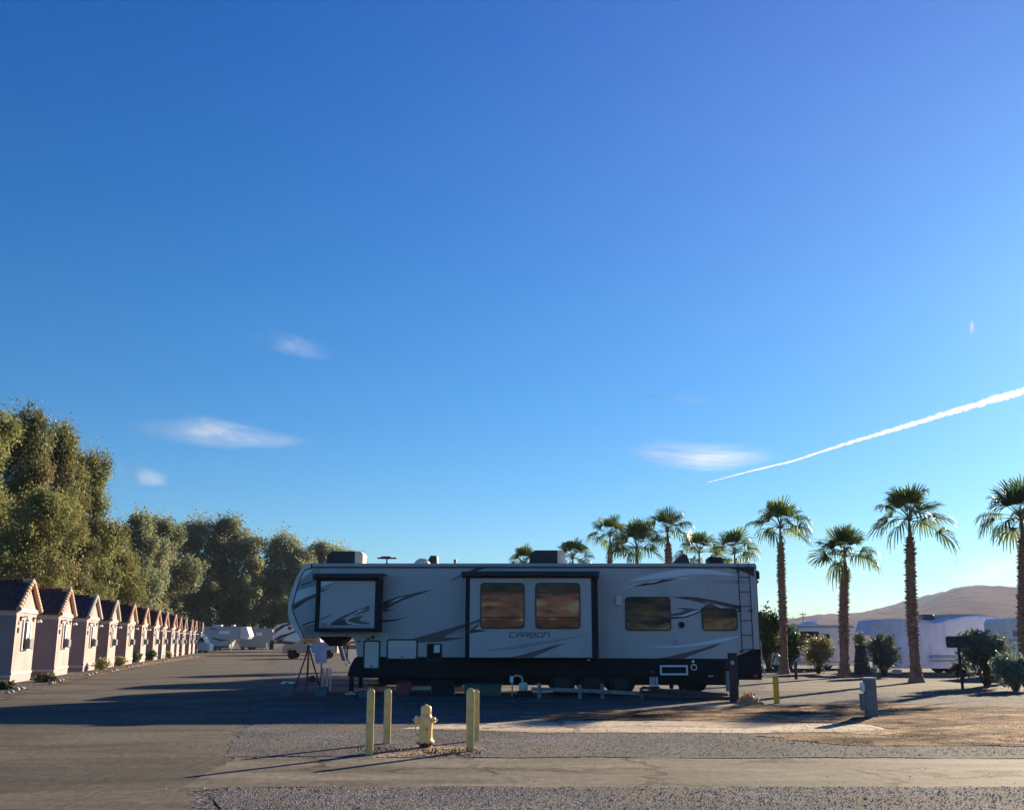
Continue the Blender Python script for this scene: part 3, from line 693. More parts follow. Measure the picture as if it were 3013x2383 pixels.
# lettering: CARBON in slanted square strokes
def strokes():
    L = {'C': [[(1,1),(.15,1),(0,.85),(0,.15),(.15,0),(1,0)]], 'A': [[(0,0),(0,.7),(.25,1),(1,1),(1,0)], [(0,.42),(1,.42)]],
         'R': [[(0,0),(0,1),(.85,1),(1,.85),(1,.6),(.85,.45),(.15,.45)], [(.55,.45),(1,0)]],
         'B': [[(0,0),(0,1),(.85,1),(1,.88),(1,.62),(.88,.5),(0.1,.5)], [(.88,.5),(1,.38),(1,.12),(.85,0),(0,0)]],
         'O': [[(.15,0),(.85,0),(1,.15),(1,.85),(.85,1),(.15,1),(0,.85),(0,.15),(.15,0)]], 'N': [[(0,0),(0,1),(.75,1),(1,.8),(1,0)]]}
    a, b, c, d = R4(*z4(850,960), *z4(1262,1004), YF2); cw = (b-a)/6; mb = MB(); th = (d-c)*.2
    for i, ch in enumerate('CARBON'):
        for k, pl in enumerate(L[ch]):
            pts = [(a+i*cw+p[0]*cw*.74+p[1]*(d-c)*.22, c+p[1]*(d-c)) for p in pl]
            for j in range(len(pts)-1):
                p, q = Vector(pts[j]), Vector(pts[j+1]); dr = (q-p).normalized()*th*.5; nn = Vector((-dr.y, dr.x))
                yo = YF2-.004-.0004*(j % 2)-.0008*k
                mb.prism([tuple(p-dr+nn), tuple(p-dr-nn), tuple(q+dr-nn), tuple(q+dr+nn)], yo, yo+.003, 'decal_dark')
    mb.build('lettering', s2)
strokes()

def cdoor(x0, y0, x1, y1, mat='rv_cap', r=.06, extra=None):
    Y = Y0-.014; a, b, c, d = R4(x0, y0, x1, y1, Y); mb = MB()
    mb.prism(rrect(a, b, c, d, r), Y-.015, Y-.001, 'black_plastic'); o = mb.build('compartment_door', rv)
    mb = MB(); mb.prism(rrect(a+.045, b-.045, c+.03, d-.045, r*.8), Y-.022, Y-.016, mat); mb.build('panel', o)
    mb = MB(); mb.bbox((a+b)/2-.04, (a+b)/2+.04, Y-.035, Y-.023, c+.06, c+.09, 'black_plastic', .005); mb.build('handle', o)
    return o
cdoor(*z3(850,1035), *z3(1020,1322)); cdoor(*z3(1085,1022), *z3(1398,1228))
o = cdoor(*z3(1488,1066), *z3(1642,1240), 'rv_skirt'); a, b, c, d = R4(*z3(1560,1080), *z3(1620,1160), Y0-.04)
mb = MB(); mb.box(a, b, Y0-.043, Y0-.039, c, d, 'white_paint'); mb.build('label_plate', o)
def small_box(name, f, x0, y0, x1, y1, mat, dep=.05, off=.014, parent=rv, bev=.01):
    a, b, c, d = R4(*f(x0, y0), *f(x1, y1), Y0); mb = MB(); mb.bbox(a, b, Y0-off-dep, Y0-off-.001, c, d, mat, bev); return mb.build(name, parent)
small_box('porch_light', z5, 192, 545, 252, 650, 'warm_lens', .08, .002, bev=.03)
small_box('clearance_light', z3, 885, 1012, 918, 1028, 'black_plastic'); small_box('vent_cap', z3, 930, 990, 962, 1022, 'black_plastic')
small_box('clearance_light', z3, 790, 1038, 822, 1058, 'red_lens', .02, .002); small_box('reflector', z5, 530, 1265, 568, 1284, 'red_lens', .02)
small_box('reflector', z5, 1506, 1304, 1540, 1326, 'red_lens', .03); small_box('name_badge', z5, 1074, 1310, 1126, 1322, 'steel', .01)
small_box('name_badge', z4, 1632, 1226, 1664, 1242, 'white_paint', .01)
a, b, c, d = R4(*z5(618,1212), *z5(882,1306), Y0); mb = MB(); yb = Y0-.03
mb.box(a, b, yb, yb+.017, d-.05, d, 'white_paint'); mb.box(a, b, yb, yb+.017, c, c+.05, 'white_paint'); mb.box(a, a+.05, yb, yb+.017, c+.05, d-.05, 'white_paint'); mb.box(b-.05, b, yb, yb+.017, c+.05, d-.05, 'white_paint')
mb.box(a+.05, b-.05, yb+.008, yb+.0165, c+.05, d-.05, 'rv_dark')
for k in range(4): mb.box(a+.09, b-.09, yb+.002, yb+.008, c+.07+k*.04, c+.085+k*.04, 'rv_dark')
mb.build('generator_hatch', rv)
def ring(f, cx, cy, r, r2, mat, mat2, name):
    p = at(*f(cx, cy), Y0); mb = MB(); q = [(p.x+r*math.cos(t*math.pi/10), p.z+r*math.sin(t*math.pi/10)) for t in range(20)]
    mb.prism(q, Y0-.04, Y0-.013, mat); mb.prism([(p.x+(x-p.x)*r2/r, p.z+(z-p.z)*r2/r) for x, z in q], Y0-.046, Y0-.041, mat2); mb.build(name, rv)
ring(z5, 938, 1232, .09, .065, 'far_white', 'rv_dark', 'fuel_cap'); ring(z5, 932, 1178, .04, .02, 'far_white', 'steel', 'inlet_cap')
ring(z5, 822, 832, .095, .07, 'black_plastic', 'rv_dark', 'furnace_vent'); ring(z5, 767, 1000, .07, .05, 'decal_grey', 'far_grey', 'inlet_cap')
ring(z3, 1088, 973, .025, .015, 'white_paint', 'steel', 'inlet_cap')
# ladder
mb = MB(); la = at(*z5(1385, 800), Y0-.16).x; lb = at(*z5(1490, 800), Y0-.16).x; yl = Y0-.16
ztop = ZT+.15; zlow = at(*z5(1400, 1090), yl).z
for x in (la, lb):
    mb.tube([(x, Y0+.3, ztop-.1), (x, Y0-.05, ztop), (x, yl, ztop-.12), (x, yl, zlow)], .016, 'black_plastic', 8)
    for zz in (at(*z5(1400, 320), yl).z, at(*z5(1400, 695), yl).z, zlow+.02): mb.bbox(x-.03, x+.03, yl-.02, Y0, zz-.03, zz+.03, 'black_plastic', .005)
for yv in (380, 518, 655, 790, 928, 1065): zz = at(*z5(1430, yv), yl).z; mb.cyl((la, yl, zz), (lb, yl, zz), .013, .013, 'black_plastic', 8)
mb.build('ladder', rv)
# roof equipment
def rbox(x0, y0, x1): 
    c = at((x0+x1)/2, 1657, Y0+1.2); a = at(x0, (y0+1657)/2, Y0+1.2).x; b = at(x1, (y0+1657)/2, Y0+1.2).x; return a, b, at(x0, y0, Y0+1.2).z
def roof_ac(x0, y0, x1):
    a, b, zt = rbox(x0, y0, x1); w = b-a; z0 = ZT+.002; h = zt-z0; ya, yb = Y0+.75, Y0+1.65
    mb = MB(); mb.prism([(a+.02, z0), (a, z0+h*.35), (a+w*.06, z0+h*.8), (a+w*.16, z0+h), (a+w*.78, z0+h), (a+w*.78, z0)], ya, yb, 'black_plastic'); o = mb.build('air_conditioner', rv)
    mb = MB(); mb.prism([(a+w*.782, z0), (a+w*.782, z0+h), (a+w*.95, z0+h*.97), (b, z0+h*.8), (b, z0+h*.2), (b-.03, z0)], ya, yb, 'cream_plastic'); mb.build('sunlit_end', o)  # light put into the colours: shaded near side black, sunlit right end cream
    mb = MB()
    for k in range(5): mb.box(b, b+.006, ya+.08, yb-.08, z0+h*(.25+k*.1), z0+h*(.29+k*.1), 'far_dark')
    mb.build('grille', o)
roof_ac(967, 1625, 1074); roof_ac(1557, 1622, 1661)
mb = MB(); c = at(1139, 1642, Y0+1.0); l = at(1111, 1642, Y0+1.0).x; r = at(1167, 1642, Y0+1.0).x
mb.cyl((c.x, Y0+1, ZT), (c.x, Y0+1, c.z), .03, .025, 'black_plastic', 8); mb.bbox(l, r, Y0+.9, Y0+1.1, c.z-.02, c.z+.02, 'black_plastic', .01); mb.bbox(c.x-.18, c.x+.12, Y0+.85, Y0+1.15, c.z+.021, c.z+.05, 'black_plastic', .01); mb.lathe([(.12, 0), (.1, .04), (.04, .08)], 'black_plastic', (c.x, Y0+1, ZT))
mb.build('antenna', rv)
mb = MB(); a, b, zt = rbox(1219, 1644, 1269); r = (b-a)/2; mb.lathe([(r*math.cos(t*math.pi/16), (zt-ZT)*math.sin(t*math.pi/16)+.001) for t in range(8)], 'cream_plastic', ((a+b)/2, Y0+1.0, ZT)); mb.build('skylight_dome', rv)
mb = MB(); a, b, zt = rbox(1248, 1634, 1289); mb.prism([(a, ZT+.001), (a+(b-a)*.45, zt), (b-(b-a)*.15, zt), (b-(b-a)*.15, ZT+.001)], Y0+1.25, Y0+1.75, 'black_plastic'); mb.prism([(b-(b-a)*.149, ZT+.001), (b-(b-a)*.149, zt), (b-.04, zt-.01), (b, ZT+.001)], Y0+1.25, Y0+1.75, 'far_beige'); mb.build('roof_vent', rv)
mb = MB(); p = at(1339, 1649, Y0+.6); mb.cyl((p.x, Y0+.6, ZT), (p.x, Y0+.6, p.z), .04, .04, 'grey_plastic', 8); mb.cyl((p.x, Y0+.6, p.z), (p.x, Y0+.6, p.z+.03), .06, .05, 'grey_plastic', 8); mb.build('vent_pipe', rv)
mb = MB(); a, b, zt = rbox(1977, 1630, 2029); mb.prism([(a, ZT+.001), (a+.1, ZT+.15), (a+.28, zt-.03), ((a+b)/2+.1, zt), (b-.08, zt-.02), (b, ZT+.1), (b, ZT+.001)], Y0+1.2, Y0+1.8, 'black_plastic'); mb.build('roof_vent', rv)
mb = MB(); a, b, zt = rbox(2080, 1640, 2124); mb.bbox(a, b, Y0+.9, Y0+1.5, ZT+.001, zt, 'rv_dark', .05); mb.build('roof_vent', rv)
# rear details
mb = MB(); z = at(2225, 1693, Y0+.3).z; mb.bbox(XR+.03, XR+.14, Y0+.1, Y0+.25, z-.12, z+.14, 'black_plastic', .03); mb.bbox(XR+.03, XR+.10, Y0+.06, Y0+.2, z-.24, z-.14, 'warm_lens', .03); mb.build('tail_camera', rv)
mb = MB(); mb.box(XR+.001, XR+.03, Y0+.04, Y0+W-.04, zb, ZTR, 'rv_dark'); mb.build('ramp_door', rv)
mb = MB(); 
for yv, zz in ((Y0+.2, 1.55), (Y0+.2, .55)): mb.cyl((XR+.03, yv, zz), (XR+.09, yv, zz), .05, .03, 'steel', 10)
mb.tube([(XR+.08, Y0+.2, 1.5), (XR+.10, Y0+.2, .9), (XR+.16, Y0+.2, .55)], .012, 'steel', 6); mb.build('ramp_latch', rv)

# ---- second white trailer behind, its rounded nose seen under the overhang
def box_trailer(name, label, cat, x0, x1, Y, zb_, zt, mat, nose=-1, depth=2.4, nose_r=.9, group=None, wheels=(.55,), rimy=True):
    t = thing(name, label, cat, ((x0+x1)/2, Y+depth/2, 0), group)
    prof = [(x0, zb_), (x0, zt)] if nose > 0 else []
    if nose < 0: prof = [(x1, zb_), (x1, zt)]
    xn = x0 if nose < 0 else x1; s = -nose; H = zt-zb_
    cur = [(xn+s*nose_r*.9, zt), (xn+s*nose_r*.45, zt-H*.04), (xn+s*nose_r*.15, zt-H*.16), (xn, zt-H*.38), (xn+s*.02, zt-H*.62), (xn+s*nose_r*.22, zb_+H*.14), (xn+s*nose_r*.35, zb_)]
    MB().prism(prof+cur, Y, Y+depth, mat).build('body', t)
    for w in wheels: 
        for yv in (Y+.12, Y+depth-.12): wheel(x0+(x1-x0)*w, yv, .36, .22, t)
    MB().box(x0+nose_r*.5, x1-.1, Y+.1, Y+depth-.1, zb_-.18, zb_-.001, 'far_dark').build('chassis', t)
    return t
Y2 = 36.2
tx0 = at(996, 1920, Y2).x
t2 = box_trailer('travel_trailer', 'white trailer behind the CARBON trailer, its rounded nose showing under the overhang', 'trailer', tx0, .6, Y2, at(1000, 1958, Y2).z, 3.0, 'white_paint', -1, wheels=(.5, .62))
Yw = Y2-.004
mb = MB(); q = [(1008,1872),(1011,1900),(1020,1935),(1029,1952)]
for i in range(3): mb.cyl(at(*q[i], Yw), at(*q[i+1], Yw), .02, .02, 'black_plastic', 6)
mb.build('piping', t2)
a, b, c, d = R4(1009, 1897, 1048, 1909, Yw); MB().box(a, b, Yw-.006, Yw, c, d, 'decal_brown').build('stripe', t2)
a, b, c, d = R4(1022, 1889, 1048, 1938, Yw); mb = MB(); 
mb.tube([(a, Yw-.02, c), (a, Yw-.02, d-.1), (a+.1, Yw-.02, d), (b, Yw-.02, d)], .025, 'black_plastic', 6); mb.build('door_frame', t2)

t3 = box_trailer('travel_trailer', 'dark trailer in shade seen in the gap under the overhang left of the white one', 'trailer', -7.3, -.4, 43.2, .75, 3.15, 'far_dark', -1, wheels=(.55, .68))
# ================================================================== SHEDS
def make_shed():
    t = thing('storage_shed', 'x', 'shed')
    Wd, De, He, Hp = 3.3, 6.2, 2.76, 3.74
    mb = MB(); zt = .62
    poly = [(0, 0), (Wd, 0), (Wd, He), (Wd/2, Hp), (0, He)]
    vs = [(0, y, z) for y, z in poly]+[(-De, y, z) for y, z in poly]; k = len(poly)
    mb.add(vs, [list(range(k)), list(range(2*k-1, k-1, -1))]+[(i, i+k, (i+1)%k+k, (i+1)%k) for i in range(k) if i not in (2, 3)], 'stucco'); mb.build('wall', t)
    # trim bands
    mb = MB(); e = .03
    mb.box(0.001, e+.02, -e, Wd+e, He-.14, He+.02, 'trim_cream'); mb.box(-De, -.001, -e, -.001, He-.26, He-.03, 'trim_cream'); mb.box(-De, -.001, Wd+.001, Wd+e, He-.26, He-.03, 'trim_cream')
    mb.box(.001, e, -e, Wd+e, .30, .38, 'trim_cream'); mb.box(-De, -.001, -e, -.001, .20, .30, 'trim_cream'); mb.box(-De, -.001, Wd+.001, Wd+e, .2, .3, 'trim_cream')
    mb.build('trim', t)
    # roof slabs
    ov = .16; sl = (Hp-He)/(Wd/2); mb = MB(); th = .08; yo = ov; x1 = .11
    for s in (0, 1):
        ye = -yo if s == 0 else Wd+yo; ze = He-sl*yo; ym = Wd/2; zm = Hp
        q = [(ye, ze+.02), (ym, zm+.02), (ym, zm+.02+th), (ye, ze+.02+th)]
        vs = [(x1, y, z) for y, z in q]+[(-De-.2, y, z) for y, z in q]
        mb.add(vs, [(0,1,2,3), (7,6,5,4), (0,4,5,1), (3,2,6,7), (0,3,7,4)], 'roof_tile')
    rf = mb.build('roof', t)
    # barrel tiles along both rakes, and ridge
    for s in (0, 1):
        mb = MB(); n = 9
        ye = -yo-.04 if s == 0 else Wd+yo+.04; ze = He-sl*(yo+.04)+.09; ym, zm = Wd/2, Hp+.13
        for i in range(n):
            a = Vector((x1-.02, ye+(ym-ye)*i/n, ze+(zm-ze)*i/n)); b = Vector((x1-.02, ye+(ym-ye)*(i+1.12)/n, ze+(zm-ze)*(i+1.12)/n))
            mb.cyl(a, b, .112, .078, 'rake_tile', 9)
        mb.build('rake_tiles', rf)
    mb = MB()
    for i in range(16): mb.cyl((x1+.02-i*.4, Wd/2, Hp+.12), (x1+.02-(i+1.1)*.4, Wd/2, Hp+.12), .11, .085, 'roof_tile' if i else 'rake_tile', 8)
    mb.build('ridge_tiles', rf)
    # window with hanging air conditioner
    mb = MB(); y0, y1, z0, z1 = 1.05, 2.35, 1.18, 2.36; t_ = .09
    mb.box(0, .06, y0, y0+t_, z0, z1, 'white_paint'); mb.box(0, .06, y1-t_, y1, z0, z1, 'white_paint'); mb.box(0, .058, y0+t_, y1-t_, z1-t_, z1, 'white_paint'); mb.box(0, .058, y0+t_, y1-t_, z0, z0+t_, 'white_paint'); mb.box(0.012, .05, (y0+y1)/2-.03, (y0+y1)/2+.03, z0+t_, z1-t_, 'white_paint')
    w = mb.build('window', t); MB().box(.004, .012, y0+t_, y1-t_, z0+t_, z1-t_, 'dark_glass').build('pane', w)
    MB().box(.0125, .02, (y0+y1)/2+.035, y1-t_-.002, z0+t_+.4, z1-t_-.01, 'white_paint').build('blind', w)
    mb = MB(); mb.bbox(.061, .27, 1.3, 1.98, 1.24, 1.62, 'ac_grey', .02); ac = mb.build('air_conditioner', t)
    MB().bbox(.271, .285, 1.34, 1.94, 1.28, 1.58, 'grey_plastic', .005).build('grille', ac)
    for yv in (.62, 2.72):
        mb = MB(); mb.bbox(0, .05, yv-.07, yv+.07, 2.30, 2.48, 'black_plastic', .01); mb.tube([(.05, yv, 2.44), (.2, yv, 2.47), (.26, yv, 2.42)], .022, 'black_plastic', 6); lp = mb.build('wall_lamp', t)
        MB().lathe([(.05, .12), (.10, .03), (.09, 0)], 'white_paint', (.26, yv, 2.27), 10).build('lamp_shade', lp)
    MB().bbox(.0, .05, .30, .42, 1.85, 2.05, 'black_plastic', .01).build('meter_box', t)
    return t
shed0 = make_shed()
SY = [39.6, 47.2, 54.2, 61.5, 68.9, 76.2, 83.6, 90.2, 97.6, 103.4, 109.2, 117.5, 123, 128.5, 134]
ordn = ['nearest pink stucco shed, cut off by the left edge of the photo', 'second shed of the row, dry grass at its near corner', 'third shed of the row with a thorny dry bush at its front corner',
 'fourth shed of the row, a brown dry bush on either side of its front', 'fifth shed of the row with a dark green bush at its right front corner', 'sixth shed of the row, standing between two dark green bushes',
 'seventh shed of the row, just past the last dark green bush', 'eighth shed of the row, counted from the nearest', 'ninth shed of the row, the last one whose wall lamps can be made out',
 'tenth shed, first of the small far ones closely set in the row', 'eleventh shed of the row, sixth from the far end less one', 'twelfth shed of the row, fourth from the far end', 'thirteenth shed of the row, third from the far end',
 'fourteenth shed, second from the far end of the row', 'farthest and smallest shed of the row, next to the distant white trailer']
ordn[10] = 'eleventh shed of the row, fifth from the far end'
for i, Yv in enumerate(SY):
    s = shed0 if i == 0 else copy_tree(shed0)
    s.location = (-9.98+ROW*Yv-.02, Yv, 0); s.rotation_euler = (0, 0, math.radians(12.58)); s['label'] = ordn[i]; s['group'] = 'row of tile roofed sheds'
    s.rotation_euler.z += math.radians([0, .6, -.5, .8, -.3, .5, -.9, .4, 0, .7, -.6, .5, 0, -.5, .4][i])
    if i in (2, 3, 4, 7, 11):                            # greyer roofs
        for ch in s.children:
            if ch.name.startswith('roof'):
                ch.material_slots[0].link = 'OBJECT'; ch.material_slots[0].material = MAT['roof_grey']
                for g_ in ch.children:
                    if g_.name.startswith('rake') and i in (2, 3): g_.material_slots[0].link = 'OBJECT'; g_.material_slots[0].material = MAT['rake_grey']
    if i >= 9: s.scale = (1, .86, .96)

# ================================================================== VEGETATION
def leaf_cloud(clumps, n, size, aspect, rng, droop=.5, hollow=.45):
    """clumps: (cx,cy,cz,rx,ry,rz) ; n leaf quads in total"""
    cl = np.array(clumps, float); vol = (cl[:, 3]*cl[:, 4]*cl[:, 5])**(2/3); pr = vol/vol.sum()
    k = rng.choice(len(cl), n, p=pr); C = cl[k]
    d = rng.normal(size=(n, 3)); d /= np.linalg.norm(d, axis=1, keepdims=True)
    r = hollow+(1-hollow)*rng.random(n)**.6; r *= 1+.34*rng.normal(size=n)
    pos = C[:, :3]+d*C[:, 3:]*r[:, None]
    a = rng.normal(size=(n, 3)); a[:, 2] -= droop; a += d*.6; a /= np.linalg.norm(a, axis=1, keepdims=True)
    b = np.cross(a, rng.normal(size=(n, 3))); b /= np.linalg.norm(b, axis=1, keepdims=True)
    s = size*(.55+.9*rng.random((n, 1))); l = a*s; w = b*s*aspect*.5
    return np.stack([pos, pos+l*.5+w, pos+l, pos+l*.5-w], 1)
def tree_mesh(name, h, r, seed, n, leaf, mat, low=.12, nclump=26, size=.3, trunk_r=.3, sub=5):
    """one tree at the origin as (trunk, crown) children of an empty"""
    rng = np.random.default_rng(seed); rr = random.Random(seed)
    t = thing(name, 'x', 'tree')
    cl = []; limbs = []
    for i in range(nclump):
        f = (i+.5)/nclump; z = h*(low+(1-low)*(f**.85)); env = r*math.sin(math.pi*min(1, .18+.80*f))**.7
        a = rr.random()*6.28; q = env*(.25+.65*rr.random()); c = (q*math.cos(a), q*math.sin(a), z*(.97 if f > .9 else 1))
        s = r*(.22+.2*rr.random()); cl.append((*c, s*.9, s*.9, s*1.05)); limbs.append(c)
        for k in range(sub):
            a2 = rr.random()*6.28; e2 = (rr.random()-.3)*1.4; q2 = s*(.75+.35*rr.random())
            cl.append((c[0]+q2*math.cos(a2)*math.cos(e2), c[1]+q2*math.sin(a2)*math.cos(e2), min(h*1.0, c[2]+q2*.9*math.sin(e2)), s*.34, s*.34, s*(.35+.3*rr.random())))
    cl.append((0, 0, h*.93, r*.25, r*.25, h*.06))
    mb = MB(); pts = []; rad = []
    for i in range(7): f = i/6; pts.append((math.sin(f*3+seed)*.2*f*r*.3, math.cos(f*2.3+seed)*.2*f*r*.3, h*.86*f-.1*(i == 0))); rad.append(trunk_r*(1-.82*f))
    mb.tube(pts, rad, 'bark', 8)
    for c in limbs[::1]:
        zb_ = max(.8, c[2]-.9*math.hypot(c[0], c[1])-.4); k = min(5, int(zb_/(h*.86)*6)); f = zb_/(h*.86)*6-k
        a = Vector(pts[k]).lerp(Vector(pts[k+1]), max(0, min(1, f))); b = Vector(c); m_ = a.lerp(b, .5)+Vector((0, 0, -.15*(b-a).length))
        mb.tube([a, m_, b], [trunk_r*.34, trunk_r*.22, .03], 'bark', 5)
    mb.build('trunk', t)
    quads('crown', leaf_cloud(cl, n, size, .55, rng), mat, t)
    return t
BT = [tree_mesh('leafy_tree', 15.5, 4.2, 11, 60000, None, 'leaf_big', .08, 34, .21), tree_mesh('leafy_tree', 15.0, 4.4, 23, 60000, None, 'leaf_big', .06, 32, .21)]
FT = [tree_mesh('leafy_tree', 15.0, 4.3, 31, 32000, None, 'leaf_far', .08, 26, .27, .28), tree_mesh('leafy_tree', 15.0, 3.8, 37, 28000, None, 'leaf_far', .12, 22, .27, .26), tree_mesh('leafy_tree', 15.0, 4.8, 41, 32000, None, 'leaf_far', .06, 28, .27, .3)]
used = set()
def put_tree(proto, px, top, Y, wpx, rot, label, group, cat='tree'):
    t = proto if id(proto) not in used else copy_tree(proto); used.add(id(proto))
    p = at(px, HORIZON, Y); ht = at(px, top, Y).z; h0 = 15.5 if proto is BT[0] else 15.0
    r0 = {id(BT[0]): 4.2, id(BT[1]): 4.4, id(FT[0]): 4.3, id(FT[1]): 3.8, id(FT[2]): 4.8}.get(id(proto), 4)
    s = (wpx*Y/3078)/(2*r0*.95)*(1.18 if cat == 'tree' and Y > 100 else 1.08)
    t.location = (p.x, Y, 0); t.scale = (s, s, ht/(h0*1.02)); t.rotation_euler = (0, 0, rot); t['label'] = label; t['group'] = group; t['category'] = cat
    return t
gA = 'tall trees behind the sheds'
big = [(-130, 1215, 64, 380, 0.3, 'tall olive tree mostly out of the frame at the far left'), (15, 1205, 70, 230, 2.1, 'tallest tree of the group, rising at the left edge above the nearest shed'),
 (130, 1262, 76, 210, 4.0, 'tall tree right of the tallest one, its top thin against the sky'), (90, 1440, 60, 260, 1.0, 'lower yellow green tree straight behind the roofs of the two nearest sheds'),
 (235, 1345, 82, 220, 5.2, 'broad dark tree with a ragged right shoulder above the third shed'), (280, 1535, 84, 190, 3.0, 'rounded tree above the fourth shed, last of the near tall group'),
 (200, 1585, 70, 210, .4, 'low dense tree behind the roofs of the second and third sheds')]
for i, (px, tp, Yv, w, rot, lb) in enumerate(big): put_tree(BT[i % 2], px, tp, Yv, w, rot, lb, gA)
gB = 'far trees closing the road'
far = [(385, 1515, 118, 150, .2, 'far tree just right of the near tall group, top thin and see through'), (465, 1530, 126, 160, 1.7, 'far tree above the fifth and sixth sheds'),
 (560, 1532, 168, 170, 2.9, 'far tree above the small sheds of the row'), (650, 1528, 172, 170, 4.4, 'highest far tree, above the end of the shed row'), (715, 1580, 170, 130, 5.5, 'far tree right of the highest far one, with a lower sloping top'),
 (800, 1575, 176, 150, .9, 'far tree standing alone in outline above the distant dark trailer'), (868, 1618, 178, 130, 2.2, 'far tree left of the nose of the CARBON trailer'),
 (930, 1602, 184, 140, 3.3, 'far tree behind the nose of the CARBON trailer'), (1000, 1612, 150, 130, 4.7, 'far tree behind the front roof air conditioner'), (1055, 1636, 150, 80, 6.0, 'rightmost far tree, just right of the front roof air conditioner'),
 (610, 1660, 180, 200, 1.1, 'low far tree behind the distant white trailer'), (740, 1690, 184, 190, 2.6, 'low far tree with sky gaps above the white trailer nose'), (420, 1660, 135, 170, 3.9, 'low far tree behind the middle sheds'), (520, 1650, 160, 170, 5.0, 'low far tree behind the small sheds')]
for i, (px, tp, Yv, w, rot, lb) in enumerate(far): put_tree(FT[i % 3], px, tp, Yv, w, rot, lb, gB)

def shrub(name, px, base, top, wpx, mat, n, label, group=None, seed=1, size=.14, stems=8, squat=1.0):
    p = gnd(px, base); Y = p.y; h = at(px, top, Y).z; r = wpx*Y/3078/2; rng = np.random.default_rng(seed); rr = random.Random(seed)
    t = thing(name, label, 'bush', p, group); cl = []; mb = MB()
    for i in range(stems):
        a = rr.random()*6.28; q = r*(.1+.62*rr.random()); z = h*(.35+.5*rr.random()); c = (p.x+q*math.cos(a), p.y+q*math.sin(a), z)
        s = min(r, h)*(.28+.2*rr.random()); cl.append((*c, s, s, s*.9)); cl.append((c[0]*1+(rr.random()-.5)*s*2, c[1], c[2]+s*(rr.random()), s*.4, s*.4, s*.4))
        mb.tube([(p.x+.1*q*math.cos(a), p.y+.1*q*math.sin(a), 0), ((p.x*.45+c[0]*.55), (p.y*.45+c[1]*.55), z*.55), c], [.035, .025, .01], 'bark', 5)
    cl.append((p.x, p.y, h*.55, r*.7, r*.7, h*.4)); 
    mb.build('stems', t); quads('foliage', leaf_cloud(cl, n, size, .4, rng, -.3, .2), mat, t, origin=p)
    return t
gS = 'shrubs and bushes on the right'
shrub('bush', 2262, 1978, 1790, 85, 'leaf_dark', 6500, 'tall dark green bush just behind the tail of the CARBON trailer', gS, 2, .2, 12)
shrub('bush', 2325, 1972, 1838, 80, 'leaf_dark', 4500, 'dark green bush between the first palm trunk and the motorhome', gS, 3, .2, 9)
shrub('bush', 2408, 1982, 1874, 105, 'leaf_olive', 3200, 'pale olive bush fanning out in front of the motorhome windows', gS, 4, .15, 12)
shrub('bush', 2600, 1992, 1864, 100, 'leaf_grey', 4200, 'dark grey green bush in front of the blue covered trailer', gS, 5, .15, 12)
shrub('bush', 2905, 2022, 1858, 150, 'leaf_grey', 5200, 'large ragged grey green bush right of the sign', gS, 6, .15, 14)
shrub('bush', 2990, 2034, 1930, 120, 'leaf_grey', 4000, 'low dark bush under the last palm at the right edge', gS, 8, .15, 10)
shrub('bush', 2835, 1998, 1950, 60, 'leaf_shrub', 1200, 'small bush behind the foot of the sign post', gS, 9, .12, 6)
gD = 'plants between the sheds and the road'
for k, (px, b, tp, w, m, lb) in enumerate([(133, 2006, 1989, 70, 'leaf_shrub', 'flat dry tuft between the nearest and second sheds'), (12, 2028, 2012, 50, 'leaf_shrub', 'flat dry tuft left of the nearest shed by the white rocks'),
     (298, 1972, 1942, 60, 'leaf_olive', 'brown dry bush between the third and fourth sheds'), (262, 1968, 1940, 26, 'leaf_shrub', 'thin thorny bush at the corner of the third shed'), (355, 1958, 1935, 48, 'leaf_olive', 'brown dry bush between the fourth and fifth sheds'),
     (400, 1948, 1922, 36, 'leaf_dark', 'dark green bush at the right corner of the fifth shed'), (445, 1942, 1915, 30, 'leaf_dark', 'dark green bush at the right corner of the sixth shed'), (497, 1936, 1920, 16, 'leaf_olive', 'small dry bush by the eighth shed')]):
    shrub('dry_bush' if 'olive' in m else 'bush', px, b, tp, w, m, 1300, lb, gD, 40+k, .14, 8)
# dead weeds in the dirt : one mass
def weeds():
    rng = np.random.default_rng(5); Ps = []
    for (px0, px1, py0, py1, n, hh) in [(1500, 2350, 2090, 2118, 700, .018), (2300, 3013, 2080, 2190, 1000, .018), (1050, 1420, 2200, 2226, 700, .03), (-20, 600, 1930, 2050, 0, .05)]:
        for _ in range(n):
            p = gnd(px0+(px1-px0)*rng.random(), py0+(py1-py0)*rng.random(), .04); 
            if math.sin(p.x*2.1+p.y)*math.cos(p.y*3.3-p.x*.7) < -.1: continue
            a = rng.random()*6.28; L = hh*(.5+rng.random()); d = Vector((math.cos(a), math.sin(a), .5+rng.random()))*L; w = Vector((-math.sin(a), math.cos(a), 0))*.008
            Ps.append([tuple(p-w), tuple(p+w), tuple(p+d+w*.3), tuple(p+d-w*.3)])
    tag(quads('dead_weeds', np.array(Ps), 'dry_grass'), 'dead brown weeds over the rough dirt', 'weeds', kind='stuff')
simple('dry_grass', (.16, .09, .05), .9, var=.4, scale=3)
weeds()

